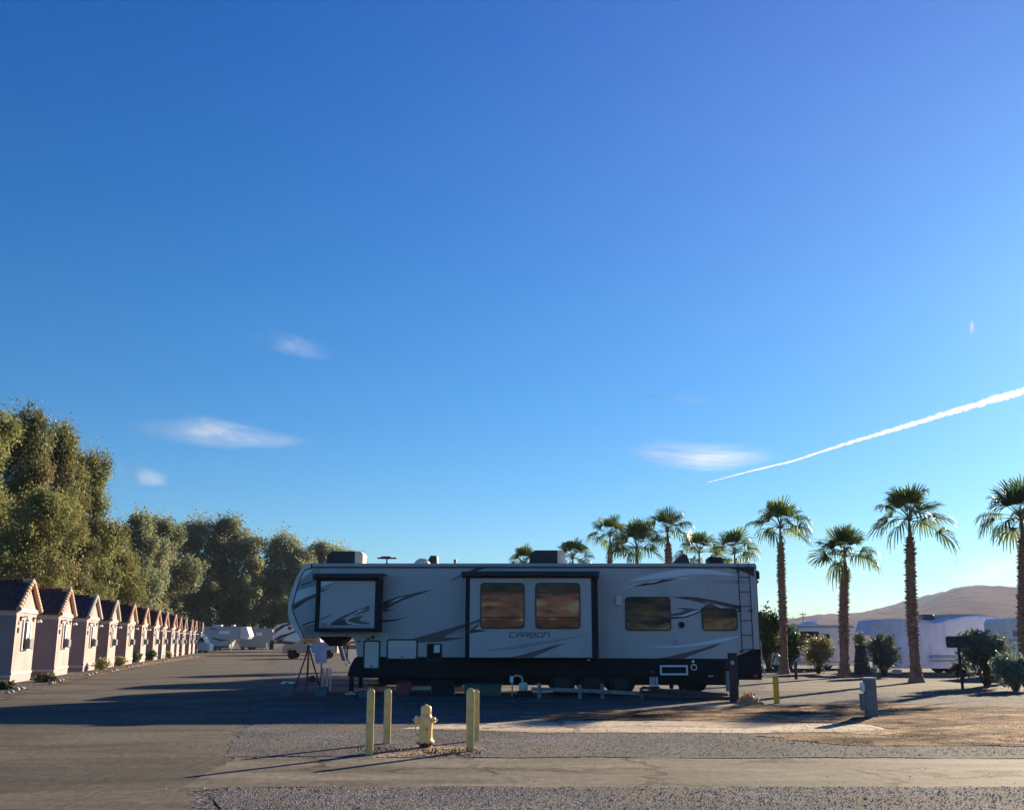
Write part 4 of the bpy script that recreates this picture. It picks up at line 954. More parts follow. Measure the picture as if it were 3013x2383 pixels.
# ---- palms
def palm(px, base_y, top_y, crown_r, label, group, seed, Y=None, trunk_r=.2, stubs=True, lean=0, nf=22, up=.6):
    rr = random.Random(seed); 
    p = gnd(px, base_y) if Y is None else Vector((at(px, HORIZON, Y).x, Y, 0)); Y = p.y
    tp = at(px+lean, top_y, Y); H = tp.z; root = thing('palm_tree', label, 'palm tree', p, group)
    mb = MB(); n = 16; pts = []; rad = []
    for i in range(n+1):
        f = i/n; pts.append(p.lerp(Vector((tp.x, Y, 0)), f)+Vector((.05*math.sin(f*4+seed), 0, H*f)))
        fl = 1+.9*max(0, 1-f*9)**2; bul = 1+.10*math.sin(f*3.1+1); rad.append(trunk_r*fl*bul*(1 if f < .86 else 1-(f-.86)*3.6))
    mb.tube(pts, rad, 'palm_trunk', 14)
    if stubs:                                            # old frond bases up the trunk
        rows = int(H*11)
        for k in range(rows):
            f = .05+.93*k/rows; c = pts[min(n-1, int(f*n))].lerp(pts[min(n, int(f*n)+1)], f*n-int(f*n)); r_ = rad[min(n, int(f*n))]
            m_ = 6 if f > .25 else 4
            for j in range(m_):
                a = j*6.28/m_+k*1.3+rr.random()*.5; L = (.05+.09*rr.random())*(1.0 if f > .3 else .45); d = Vector((math.cos(a), math.sin(a), 0)); sd_ = Vector((-math.sin(a), math.cos(a), 0))
                b0 = c+d*r_*.88; tip = c+d*(r_+L)+Vector((0, 0, L*(.3+.8*rr.random())-.03)); w = .035
                mb.add([b0-sd_*w-Vector((0,0,.03)), b0+sd_*w-Vector((0,0,.03)), b0+sd_*w*.7+Vector((0,0,.06)), b0-sd_*w*.7+Vector((0,0,.06)), tip-sd_*w*.3, tip+sd_*w*.3], [(0,1,5,4), (1,2,5), (2,3,4,5), (3,0,4)], 'palm_trunk')
    mb.build('trunk', root)
    mb = MB(); crown_r *= .94; Rf = crown_r; T = pts[-1]+Vector((0, 0, .30*crown_r)); mb.tube([pts[-1]-Vector((0, 0, .1)), T], [trunk_r*.55, trunk_r*.3], 'palm_petiole', 8); Rf = crown_r
    ga = 2.39996
    for i in range(nf):
        f = i/(nf-1); el = math.radians(88-82*f**1.3+rr.uniform(-9, 9)); az = i*ga+rr.uniform(-.3, .3)
        pl = Rf*(.40+.12*rr.random()+.16*f); fan = Rf*(.52+.16*rr.random())
        dh = Vector((math.cos(az), math.sin(az), 0)); ps = []
        for k in range(5):
            q = k/4; ps.append(T+(dh*math.cos(el-.22*q)+Vector((0,0,1))*math.sin(el-.22*q))*pl*q+Vector((0,0,-.10*Rf*q*q*math.cos(el))))
        mb.tube(ps, [.032, .024, .019, .016, .012], 'palm_petiole', 4)
        ax = (ps[-1]-ps[-2]).normalized(); side = ax.cross(Vector((0,0,1)))
        if side.length < .1: side = Vector((-dh.y, dh.x, 0))
        side.normalize(); upv = side.cross(ax).normalized(); roll = rr.uniform(-.7, .7)
        side, upv = side*math.cos(roll)+upv*math.sin(roll), upv*math.cos(roll)-side*math.sin(roll)
        nb = 24; c0 = ps[-1]; spread = math.radians(rr.uniform(78, 104)); fold = rr.uniform(.15, .5); dk = rr.uniform(.35, .95)*(.25+.9*math.cos(max(0, el)))
        for b in range(nb):
            a = -spread+2*spread*b/(nb-1); L = fan*(1-.34*abs(a/spread)**1.8)*(1+.07*rr.uniform(-1, 1))
            d = ax*math.cos(a)+side*math.sin(a)+upv*(.10*(b % 2)+fold*abs(math.sin(a))); d.normalize()
            wv = d.cross(upv)
            if wv.length < .05: wv = side.copy()
            wv.normalize(); hw = spread/nb; seg = []
            for q, ww in ((.02, .02), (.35, hw*.35*1.1), (.60, hw*.60*.98), (.80, hw*.40), (1.0, .012)):
                pt = c0+d*L*q; dr = max(0, q-.42)**1.6*dk*L*1.5*(1+.25*rr.uniform(-1, 1)); pt = pt+Vector((0, 0, -dr))-d*dr*.4
                seg.append((pt-wv*ww*L*.95, pt+wv*ww*L*.95))
            vs = [v_ for s_ in seg for v_ in s_]; mb.add(vs, [(2*k, 2*k+1, 2*k+3, 2*k+2) for k in range(4)], 'palm_leaf')
    mb.build('crown', root)
    return root
gP = 'fan palms'
palm(2304, 1982, 1584, 1.75, 'fan palm with a slim trunk just right of the CARBON trailer', gP, 1, lean=-4, trunk_r=.155)
palm(2482, 1992, 1668, 1.62, 'shortest roadside fan palm, its trunk swollen below the crown, in front of the motorhome', gP, 2, lean=6, trunk_r=.175, nf=21)
palm(2697, 2008, 1568, 1.75, 'tall fan palm with a dark shaggy trunk in front of the blue covered trailer', gP, 3, lean=-22, trunk_r=.165)
palm(3006, 0, 1570, 2.0, 'fan palm cut by the right edge of the photo', gP, 4, Y=42, lean=0, trunk_r=.19, nf=22)
gQ = 'palms showing over the trailer roof'
for i, (px, ty, cr, lb) in enumerate([(1547, 1680, 1.45, 'palm whose frond tips barely show left of the middle roof air conditioner'), (1686, 1664, 1.65, 'low palm crown just right of the middle roof air conditioner'),
     (1794, 1598, 1.75, 'palm above the roof with a pale trunk, left of the cluster'), (1872, 1640, 2.0, 'dense palm crown between the two taller ones over the roof'), (1965, 1590, 1.95, 'tallest palm over the trailer roof with a reddish trunk'),
     (2060, 1650, 1.95, 'low palm crown behind the dark roof vent'), (2165, 1655, 1.95, 'palm crown over the rear end and ladder of the trailer')]):
    palm(px, 0, ty, cr, lb, gQ, 20+i, Y=66+3*(i % 3), trunk_r=.24 if i == 4 else .16, nf=21, stubs=i in (2, 4))

# ================================================================== ROCKS
def rocks():
    rr = random.Random(3); grp = 'pale rocks lining the shed side of the road'
    cl = [([(20, 2040), (35, 2036), (48, 2030), (62, 2028), (70, 2026)], 'pale rock in the little line in front of the nearest shed'),
          ([(150, 2012), (158, 2010), (172, 2004), (180, 2002)], 'pale rock on the road edge before the second shed'), ([(258, 1988), (270, 1984), (277, 1982)], 'pale rock on the road edge by the third shed'),
          ([(326, 1976), (338, 1973), (346, 1971)], 'pale rock on the road edge by the fourth shed'), ([(375, 1964), (385, 1962), (418, 1955), (428, 1954)], 'pale rock on the road edge by the fifth shed'), ([(480, 1946), (490, 1944), (560, 1936), (575, 1934)], 'pale rock on the road edge by the far sheds')]
    for pts, lb in cl:
        for i, (x, y) in enumerate(pts):
            p = gnd(x, y); r = rr.uniform(.05, .12); mb = MB(); mb.blob(p+Vector((0, 0, r*.4)), (r*1.3, r, r*.7), 'rock_white', rr.randint(0, 999), .22, 5, 8)
            tag(mb.build('rock', origin=p), lb, 'rock', grp)
rocks()

# ================================================================== BOLLARDS AND HYDRANT
def post(px, base, top, wpx, mat, label, group, rot=.35, name='bollard', cap_h=.05):
    p = gnd(px, base); h = at(px, top, p.y).z; w = wpx*p.y/3078/2; M = Matrix.Translation(p) @ Matrix.Rotation(rot, 4, 'Z'); mb = MB()
    rings = [(-.05, w), (h-cap_h, w), (h-cap_h*.45, w*.82), (h-cap_h*.12, w*.55), (h, w*.25)]; vs = []
    for z, r in rings:
        c = r*.16
        for x, y in ((-r, -r+c), (-r+c, -r), (r-c, -r), (r, -r+c), (r, r-c), (r-c, r), (-r+c, r), (-r, r-c)): vs.append(M @ Vector((x, y, z)))
    fs = [(k*8+i, k*8+(i+1)%8, (k+1)*8+(i+1)%8, (k+1)*8+i) for k in range(4) for i in range(8)]+[[32+i for i in range(8)]]
    mb.add(vs, fs, mat); return tag(mb.build(name, origin=p), label, 'bollard', group)
gb = 'yellow bollards around the hydrant'
post(1086, 2222, 2025, 20, 'yellow_paint', 'yellow bollard nearest the road, left front of the hydrant', gb, .3)
post(1138, 2188, 2026, 19, 'yellow_paint', 'yellow bollard between the hydrant and the leftmost bollard, set back', gb, .3)
post(1383, 2212, 2024, 21, 'yellow_paint', 'yellow bollard right front of the hydrant, hiding most of another', gb, .2)
post(1400, 2180, 2027, 18, 'yellow_paint', 'yellow bollard half hidden behind the right front one', gb, .15)
post(2286, 2070, 1988, 13, 'bright_yellow', 'bright yellow post standing alone on gravel right of the trailer', None, .2)
o = post(2343, 1998, 1946, 7, 'plank_wood', 'thin brown wooden stake between the first two palms', None, .3, 'stake', .01); o['category'] = 'stake'

def hydrant():
    p = gnd(1252, 2200); t = thing('fire_hydrant', 'yellow fire hydrant with a rusty base between the bollards', 'hydrant', p)
    k = (at(1252, 2075, p.y).z)/.80; S = lambda prof: [(r*k, z*k) for r, z in prof]
    mb = MB(); mb.lathe(S([(.17, .10), (.165, .14), (.135, .16), (.13, .20), (.128, .42), (.14, .44), (.14, .47), (.125, .50), (.118, .58), (.10, .64)]), 'hydrant_paint', p, 28); body_ = mb.build('barrel', t)
    mb = MB(); mb.lathe(S([(.098, .64), (.105, .66), (.104, .76), (.09, .79), (.05, .80)]), 'hydrant_paint', p, 24); mb.lathe(S([(.03, .80), (.028, .825)]), 'hydrant_paint', p, 5, False); mb.build('bonnet', t)
    mb = MB(); mb.lathe(S([(.175, .0), (.15, .02), (.125, .03), (.125, .07), (.18, .08), (.18, .099)]), 'rust', p, 24)
    for i in range(8): a = i*.785; mb.cyl(p+Vector((.16*k*math.cos(a), .16*k*math.sin(a), .1*k)), p+Vector((.16*k*math.cos(a), .16*k*math.sin(a), .125*k)), .014, .014, 'rust', 6)
    mb.build('base_flange', t)
    for sgn, r, L in ((-1, .062, .20), (1, .045, .17)):
        mb = MB(); c = p+Vector((0, 0, .53*k)); d = Vector((sgn*.94, -.34*0-.2, 0)).normalized()
        mb.cyl(c+d*.08*k, c+d*L*k*.8, r*k, r*k*.95, 'hydrant_paint', 14); mb.cyl(c+d*L*k*.8, c+d*(L+.02)*k, r*k*1.35, r*k*1.25, 'hydrant_paint', 8, smooth=False); mb.cyl(c+d*(L+.02)*k, c+d*(L+.06)*k, .022*k, .018*k, 'hydrant_paint', 5, smooth=False)
        mb.build('hose_outlet', t)
    mb = MB(); q = p+Vector((-.19*k, -.05, .45*k)); mb.tube([q, q+Vector((-.01, 0, -.08)), q+Vector((.02, 0, -.16)), q+Vector((.07, 0, -.12))], .008, 'steel', 5); mb.build('cap_chain', t)
    mb = MB(); q = p+Vector((.02, -.128*k, .36*k)); mb.cyl(q, q+Vector((0, -.02, 0)), .014, .010, 'rust', 6); mb.build('bolt', t)
hydrant()

# ================================================================== SMALL THINGS IN FRONT OF / UNDER THE TRAILER
def pedestal(px, base, top, wpx, mat, label, dark=False):
    p = gnd(px, base); h = at(px, top, p.y).z; w = wpx*p.y/3078/2; t = thing('utility_pedestal', label, 'utility pedestal', p)
    mb = MB(); mb.bbox(p.x-w, p.x+w, p.y-w*.8, p.y+w*.8, -.02, h-.03, mat, .015); mb.build('post', t)
    mb = MB(); mb.bbox(p.x-w*1.12, p.x+w*1.12, p.y-w*.95, p.y+w*.95, h-.029, h, 'cream_plastic' if not dark else mat, .01); mb.build('cap', t)
    mb = MB(); mb.bbox(p.x-w-.09, p.x-w-.001, p.y-.08, p.y+.08, h*.22, h*.62, 'pedestal_grey', .01); mb.bbox(p.x-w-.07, p.x-w-.001, p.y-.06, p.y+.06, h*.66, h*.88, 'far_white' if not dark else mat, .01); mb.build('outlet_box', t)
    mb = MB(); mb.cyl((p.x-w*.3, p.y-w*.8, h*.8), (p.x-w*.3, p.y-w*.8-.07, h*.8), .055, .05, 'steel' if dark else 'pedestal_grey', 14); mb.build('meter', t)
    return t
pedestal(2566, 2117, 1992, 32, 'pedestal_grey', 'grey utility pedestal standing in the rough dirt')
pedestal(2161, 2064, 1920, 24, 'dark_wood', 'dark power pedestal before the tail of the CARBON trailer', True)

def sign():
    p = gnd(2833, 2028); t = thing('road_sign', 'dark blank back of a rectangular sign on a thin post', 'sign', p); a = at(2820, 1904, p.y)
    mb = MB(); mb.cyl(p-Vector((0, 0, .05)), a+Vector((0, 0, .25)), .05, .045, 'dark_wood', 8); mb.build('post', t)
    x0, x1, z0, z1 = R4(2781, 1871, 2857, 1905, p.y); mb = MB(); q = rrect(x0, x1, z0, z1, .07); mb.prism(q, p.y-.08, p.y-.05, 'dark_wood'); pn = mb.build('panel', t)
    mb = MB(); 
    for (u0, u1, w0, w1) in ((x0+.06, x1-.06, z0, z0+.03), (x0+.06, x1-.06, z1-.03, z1)): mb.box(u0, u1, p.y-.1, p.y-.081, w0, w1, 'dark_wood')
    mb.build('rim', pn)
sign()

def rail_fence():
    p0 = gnd(1700, 2056); Y = p0.y; t = thing('low_rail_fence', 'low weathered single rail fence in front of the trailer wheels', 'fence', p0)
    def X(px): return at(px, 2040, Y).x
    for px, tp in ((1587, 2009), (1706, 2014), (1772, 2011), (1888, 2022)):
        mb = MB(); x = X(px); mb.bbox(x-.05, x+.05, Y-.045, Y+.045, -.05, at(px, tp, Y).z, 'pale_wood', .008); mb.build('post', t)
    mb = MB()
    for (a, b, ya, yb) in ((1563, 1706, 2026, 2030), (1706, 1900, 2030, 2040)):
        z0 = at(a, ya, Y).z; z1 = at(b, yb, Y).z; xa, xb = X(a)+.003, X(b)-.003
        mb.add([(xa, Y-.075, z0-.05), (xb, Y-.075, z1-.05), (xb, Y-.046, z1-.05), (xa, Y-.046, z0-.05), (xa, Y-.075, z0+.05), (xb, Y-.075, z1+.05), (xb, Y-.046, z1+.05), (xa, Y-.046, z0+.05)], [(0,3,2,1), (4,5,6,7), (0,1,5,4), (1,2,6,5), (2,3,7,6), (3,0,4,7)], 'pale_wood')
    mb.build('rail', t)
rail_fence()
# pile of long planks sloping to the ground
pl = [((1890, 2022), (2130, 2052), .00, 'top plank of the pile, leaning from the fence end to the dark pedestal'), ((1885, 2034), (2150, 2060), .12, 'thick plank in the middle of the pile behind the dark pedestal'),
      ((1905, 2046), (2155, 2066), -.12, 'lowest front plank of the pile, almost on the ground'), ((1960, 2030), (2140, 2044), .25, 'short plank at the back of the pile')]
for (a, b, dy, lb) in pl:
    Y = 28.9+dy; A = at(*a, Y); B = at(*b, Y); A.z = max(.06, A.z); B.z = max(.05, B.z); mb = MB(); d = (B-A); 
    L = d.length; M = Matrix.Translation(A) @ d.to_track_quat('X', 'Z').to_matrix().to_4x4(); mb.bbox(0, L, -.09, .09, -.04, .04, 'plank_wood', .008, M)
    tag(mb.build('plank', origin=A), lb, 'plank', 'pile of brown planks')
def stand(px, base, name, label, cat, fn):
    p = gnd(px, base); t = thing(name, label, cat, p); fn(t, p); return t
def f_pipes(t, p):
    for k in range(3):
        mb = MB(); x = p.x-.085+k*.085; zb_, zt = at(1925, 2018, p.y).z, at(1925, 1990, p.y).z
        for i in range(9): z = zb_+(zt-zb_)*i/9; mb.cyl((x, p.y, z), (x, p.y, z+(zt-zb_)/9*.6), .036, .036, 'white_paint', 10); mb.cyl((x, p.y, z+(zt-zb_)/9*.6), (x, p.y, z+(zt-zb_)/9), .028, .028, 'grey_plastic', 10)
        mb.build('pipe', t)
    MB().bbox(p.x-.15, p.x+.15, p.y-.08, p.y+.08, 0, zb_, 'dark_wood', .01).build('stand', t)
stand(1925, 2050, 'pipe_rack', 'three white ribbed pipes upright behind the plank pile', 'pipes', f_pipes)
# crumpled tan cover lying in the sun
def tarp():
    p = gnd(2212, 2074); rr = random.Random(4); mb = MB(); n = 22; m_ = 12; vs = []
    from mathutils import noise
    for j in range(m_+1):
        for i in range(n+1):
            u, v_ = i/n, j/m_; x = p.x-.32+.62*u; y = p.y-.2+.5*v_; e = math.sin(math.pi*u)**.5*math.sin(math.pi*v_)**.5
            z = .02+e*(.16*(1-u)**.8+.07)*(1+1.6*noise.noise(Vector((u*9, v_*7, 2))))
            vs.append((x+.05*noise.noise(Vector((u*7, v_*7, 1))), y, max(.02, z)))
    fs = [(j*(n+1)+i, j*(n+1)+i+1, (j+1)*(n+1)+i+1, (j+1)*(n+1)+i) for j in range(m_) for i in range(n)]
    mb.add(vs, fs, 'tan_cloth'); tag(mb.build('crumpled_cover', origin=p), 'crumpled tan cover lying in the sun at the foot of the dark pedestal', 'cloth')
    q = gnd(2216, 2062); q.z = .16; mb = MB(); mb.blob(q+Vector((.02, -.1, .02)), (.035, .03, .03), 'white_paint', 2, .1); 
    tag(mb.build('plastic_cup', origin=q), 'tiny white cup glinting on the tan cover', 'cup')
tarp()

def box_thing(x0, y0, x1, y1, dY, mat, lid, name, label, cat, taper=.0, h=None):
    base = gnd((x0+x1)/2, y1); Y = base.y; a = at(x0, y1, Y).x; b = at(x1, y1, Y).x; zt = at(x0, y0, Y).z; t = thing(name, label, cat, base)
    w = (b-a)/2; cx = (a+b)/2; d = dY/2; mb = MB(); r1 = 1-taper
    vs = [(cx-w*r1, Y-d*r1, .0), (cx+w*r1, Y-d*r1, .0), (cx+w*r1, Y+d*r1, 0), (cx-w*r1, Y+d*r1, 0), (cx-w, Y-d, zt*.86), (cx+w, Y-d, zt*.86), (cx+w, Y+d, zt*.86), (cx-w, Y+d, zt*.86)]
    mb.add(vs, [(0,3,2,1), (4,5,6,7), (0,1,5,4), (1,2,6,5), (2,3,7,6), (3,0,4,7)], mat)
    for k in (.3, .6): mb.box(cx-w*r1*.98, cx+w*r1*.98, Y-d-.004, Y-d*r1, zt*k, zt*k+.015, mat)
    mb.build('tub', t); MB().bbox(cx-w*1.06, cx+w*1.06, Y-d*1.08, Y+d*1.08, zt*.861, zt, lid, .015).build('lid', t)
    MB().bbox(cx-.05, cx+.05, Y-d*1.08-.02, Y-d*1.08-.001, zt*.88, zt*.96, 'black_plastic', .005).build('handle', t)
    return t
box_thing(829, 2005, 863, 2048, .3, 'grey_plastic', 'far_white', 'storage_tote', 'grey tote with a pale lid, farthest left under the trailer nose', 'tote', .12)
box_thing(928, 2019, 963, 2048, .3, 'grey_plastic', 'grey_plastic', 'storage_tote', 'grey tote standing right of the tripod under the overhang', 'tote', .1)
box_thing(1056, 2030, 1084, 2052, .3, 'grey_plastic', 'grey_plastic', 'storage_tote', 'small grey tote behind the leftmost bollard', 'tote', .1)
box_thing(1168, 2003, 1208, 2045, .35, 'red_plastic', 'red_plastic', 'cooler', 'dark red cooler in the shade behind the bollards', 'cooler', .06)
box_thing(1366, 2010, 1476, 2046, .5, 'green_plastic', 'green_plastic', 'storage_tote', 'long dark green tote beside the right front bollard', 'tote', .05)
box_thing(1270, 1998, 1338, 2046, .4, 'rv_dark', 'rv_dark', 'storage_tote', 'black tote in deep shade between the hydrant and the right bollards', 'tote', .04)
def f_roll(t, p):
    mb = MB(); a = at(1212, 2026, p.y); b = at(1267, 2026, p.y); mb.cyl((a.x, p.y, .20), (b.x, p.y, .20), .075, .075, 'white_paint', 16); mb.build('roll', t)
    MB().bbox(a.x+.02, b.x-.02, p.y-.12, p.y+.12, 0, .124, 'dark_wood', .01).build('support', t)
stand(1240, 2044, 'hose_roll', 'pale rolled mat on a dark support right of the red cooler', 'roll', f_roll)
def f_table(t, p):
    a = at(1086, 2010, p.y); b = at(1138, 2010, p.y)
    MB().bbox(a.x, b.x, p.y-.2, p.y+.2, .26, .31, 'dark_wood', .01).build('table_top', t)
    for x in (a.x+.04, b.x-.04):
        for yv in (p.y-.16, p.y+.16): MB().cyl((x, yv, 0), (x, yv, .26), .015, .015, 'steel', 6).build('leg', t)
tb = stand(1112, 2044, 'low_table', 'low dark table behind the two left bollards', 'table', f_table)
def tb_item():
    p = gnd(1112, 2044); a = at(1088, 2012, p.y); b = at(1137, 2004, p.y); q = Vector(((a.x+b.x)/2, p.y, .31)); t = thing('yellow_case', 'dull yellow case on the low table', 'case', q)
    MB().bbox(a.x+.05, b.x-.05, p.y-.1, p.y+.1, .311, .40, 'bright_yellow', .03).build('shell', t); MB().tube([(q.x-.06, p.y, .40), (q.x-.05, p.y, .45), (q.x+.05, p.y, .45), (q.x+.06, p.y, .40)], .01, 'black_plastic', 6).build('handle', t)
    t = thing('folding_shovel', 'pale handled tool leaning over the low table', 'tool', (b.x, p.y, .31)); MB().cyl((b.x-.3, p.y-.12, .62), (b.x+.02, p.y-.12, .34), .014, .014, 'far_white', 6).build('shaft', t); MB().bbox(b.x-.02, b.x+.12, p.y-.14, p.y-.1, .312, .40, 'steel', .01).build('blade', t)
tb_item()
def f_tripod(t, p):
    ap = at(908, 1905, p.y); legs = [(868, 1992, .0), (902, 2014, -.5), (945, 1990, .45)]
    for (x, y, dd) in legs:
        q = at(x, y, p.y+dd); MB().tube([ap, (q.x, p.y+dd, 0.02)], .026, 'black_plastic', 8).build('leg', t)
    mb = MB(); mb.cyl(ap-Vector((0, 0, .12)), ap+Vector((0, 0, .08)), .07, .05, 'black_plastic', 10); mb.cyl(ap+Vector((0, 0, .08)), ap+Vector((0, 0, .12)), .1, .1, 'steel', 10); mb.build('head', t)
    mb = MB(); mb.cyl(ap+Vector((.06, -.06, .0)), at(928, 1948, p.y-.1), .018, .018, 'white_paint', 8); mb.build('crank', t)
stand(905, 2030, 'tripod', 'black tripod stand under the trailer nose', 'tripod', f_tripod)
# blue covered grill cart behind the tripod
def f_cart(t, p):
    Yc = p.y; 
    def PP(l, y0, y1, m, nm):
        MB().prism([(at(a, b, Yc).x, at(a, b, Yc).z) for a, b in l], y0, y1, m).build(nm, t)
    PP([(905,1900),(918,1896),(940,1890),(950,1888),(956,1898),(956,1950),(933,1950),(932,1922),(908,1914)], Yc-.4, Yc+.4, 'blue_cloth', 'cover')
    for px in (912, 950): 
        x = at(px, 1950, Yc).x; MB().cyl((x, Yc-.3, 0), (x, Yc-.3, at(912, 1930, Yc).z), .025, .025, 'black_plastic', 8).build('leg', t)
    MB().cyl((at(925, 1950, Yc).x, Yc-.36, .13), (at(925, 1950, Yc).x, Yc-.28, .13), .13, .13, 'rubber', 16).build('wheel', t)
stand(930, 2006, 'grill_cart', 'cart under a pale blue cover behind the tripod', 'cart', f_cart)
def f_bins(t, p):
    a = at(962, 1975, p.y); mb = MB(); 
    for k, px in enumerate((950, 962)): x = at(px, 1990, p.y).x; mb.cyl((x, p.y, .0), (x, p.y, at(px, 1965, p.y).z), .05, .045, 'decal_grey', 10)
    mb.build('bottle', t); MB().cyl((a.x+.12, p.y, at(962, 1965, p.y).z-.02), (a.x+.12, p.y, at(962, 1955, p.y).z), .06, .05, 'far_white', 10).build('cap', t); MB().cyl((a.x+.12, p.y, 0), (a.x+.12, p.y, at(962, 1965, p.y).z-.02), .03, .03, 'far_grey', 8).build('stem', t)
stand(955, 2030, 'water_filter', 'pair of pale filter canisters under the overhang', 'water filter', f_bins)
def f_bucket(t, p):
    x = at(1540, 2020, p.y).x; z0, z1 = at(1540, 2032, p.y).z, at(1540, 2008, p.y).z
    MB().lathe([(.10, z0), (.12, z0+.02), (.13, z1-.02), (.06, z1+.02)], 'cream_plastic', (x, p.y, 0), 16).build('jug', t)
    MB().bbox(x-.18, x+.25, p.y-.15, p.y+.15, .0, z0-.001, 'rv_dark', .01).build('step', t)
    x2 = at(1505, 2000, p.y).x; mb = MB(); mb.bbox(x2-.05, x2+.05, p.y-.04, p.y+.04, at(1505, 2008, p.y).z, at(1505, 1988, p.y).z, 'far_white', .02); mb.cyl((x2+.02, p.y, 0), (x2+.02, p.y, at(1505, 2008, p.y).z), .02, .02, 'far_grey', 8); mb.build('hose_stand', t)
    MB().tube([(x2, p.y, at(1505, 1992, p.y).z), (x2+.15, p.y, at(1505, 1986, p.y).z), (x-.05, p.y, at(1505, 1990, p.y).z), (x-.02, p.y, z1)], .022, 'cream_plastic', 8).build('hose', t)
stand(1530, 2050, 'water_hookup', 'cream jug and white hose stand under the middle slide out', 'water hookup', f_bucket)

# ================================================================== VEHICLES FAR LEFT
def far_fifth(px0, px1, top, bot, base, label, nose_r, lit=False, mat='far_grey', stripes=True):
    """fifth wheel trailer seen side on, nose to the right"""
    p = gnd((px0+px1)/2, base); Y = p.y; q = lambda a, b: (at(a, b, Y).x, at(a, b, Y).z); t = thing('fifth_wheel_trailer', label, 'trailer', p, 'trailers parked at the end of the road')
    w = px1-px0; x1 = px1-w*nose_r; mid = (top+bot)/2
    body = [q(px0, bot), q(px0, top), q(x1, top+1), (q(x1, top)[0], q(x1, mid+8)[1]), q(x1-w*.16, mid+10), q(x1-w*.2, bot)]
    MB().prism(body, Y, Y+2.5, mat).build('body', t)
    cap = [q(x1+.02, top+1), q(px1-w*.05, top+2), q(px1, mid), q(px1-w*.04, mid+8), (q(x1, top)[0]+.01, q(x1, mid+8)[1])]
    MB().prism(cap, Y, Y+2.5, 'white_paint' if lit else mat).build('front_cap', t)
    MB().box(q(px0, bot)[0], q(x1-w*.2, bot)[0], Y+.1, Y+2.4, .35, q(px0, bot)[1]-.001, 'far_dark').build('skirt', t)
    for k in (.3, .4): wheel(q(px0+w*k, bot)[0], Y+.3, .4, .25, t)
    MB().bbox(q(px0+w*.35, top)[0], q(px0+w*.5, top)[0], Y+.8, Y+1.6, q(px0, top)[1]+.005, q(px0, top-5)[1], 'white_paint', .05).build('air_conditioner', t)
    MB().bbox(q(px0+w*.66, top)[0], q(px0+w*.72, top)[0], Y+.8, Y+1.4, q(px0, top)[1]+.005, q(px0, top-5)[1], 'white_paint', .05).build('air_conditioner', t)
    mb = MB(); a, b, c, d = R4(px0+w*.48, top+13, px0+w*.66, top+23, Y); mb.box(a, b, Y-.02, Y-.001, c, d, 'far_white'); mb.build('window', t)
    mb = MB(); a, b, c, d = R4(px0+w*.16, top+23, px0+w*.22, top+34, Y); mb.box(a, b, Y-.02, Y-.001, c, d, 'far_white'); mb.build('window', t)
    mb = MB(); mb.cyl((q(x1-w*.17, bot)[0], Y+.3, 0), (q(x1-w*.17, bot)[0], Y+.3, q(0, bot-8)[1]), .07, .07, 'far_grey', 8); mb.build('jack_leg', t)
    if stripes:
        for pts, m in (([(.25, 7), (.4, 6), (.5, 12), (.4, 9)], 'decal_dark'), ([(.35, 32), (.5, 38), (.68, 40), (.5, 43), (.4, 38)], 'decal_dark')):
            MB().prism([q(px0+w*a, top+b) for a, b in pts], Y-.008, Y-.002, m).build('stripe', t)
    return t
far_fifth(560, 735, 1842, 1900, 1914, 'distant fifth wheel trailer with a sunlit white nose beside the farthest shed', .15, True)
far_fifth(705, 806, 1847, 1902, 1911, 'distant dark grey trailer behind the sunlit nose', .04, False, 'decal_grey', False)
# pale trailer nose with dark swooshes, just left of the main trailer
Yc = 112; q = lambda a, b: (at(a, b, Yc).x, at(a, b, Yc).z)
t = thing('fifth_wheel_trailer', 'white trailer nose with dark swooshes seen just left of the CARBON trailer', 'trailer', (at(900, 1900, Yc).x, Yc+1.2, 0), 'trailers parked at the end of the road')
MB().prism([q(1040, 1898), q(1040, 1832), q(840, 1832), q(815, 1838), q(804, 1860), q(801, 1874), q(812, 1892), q(880, 1893), q(890, 1910), q(1040, 1915)], Yc, Yc+2.5, 'far_white').build('body', t)
for pts in ([(803,1868),(812,1850),(830,1838),(860,1830),(880,1830),(840,1842),(818,1856)], [(803,1882),(825,1868),(850,1862),(875,1852),(878,1856),(850,1868),(815,1884)], [(803,1893),(820,1882),(840,1876),(830,1884),(880,1890),(860,1893)], [(848,1842),(858,1841),(858,1853),(846,1852)]):
    MB().prism([q(*v_) for v_ in pts], Yc-.01, Yc-.003, 'decal_dark' if pts[0] != (848,1842) else 'red_plastic').build('stripe', t)
wheel(q(950, 1900)[0], Yc+.3, .4, .25, t)

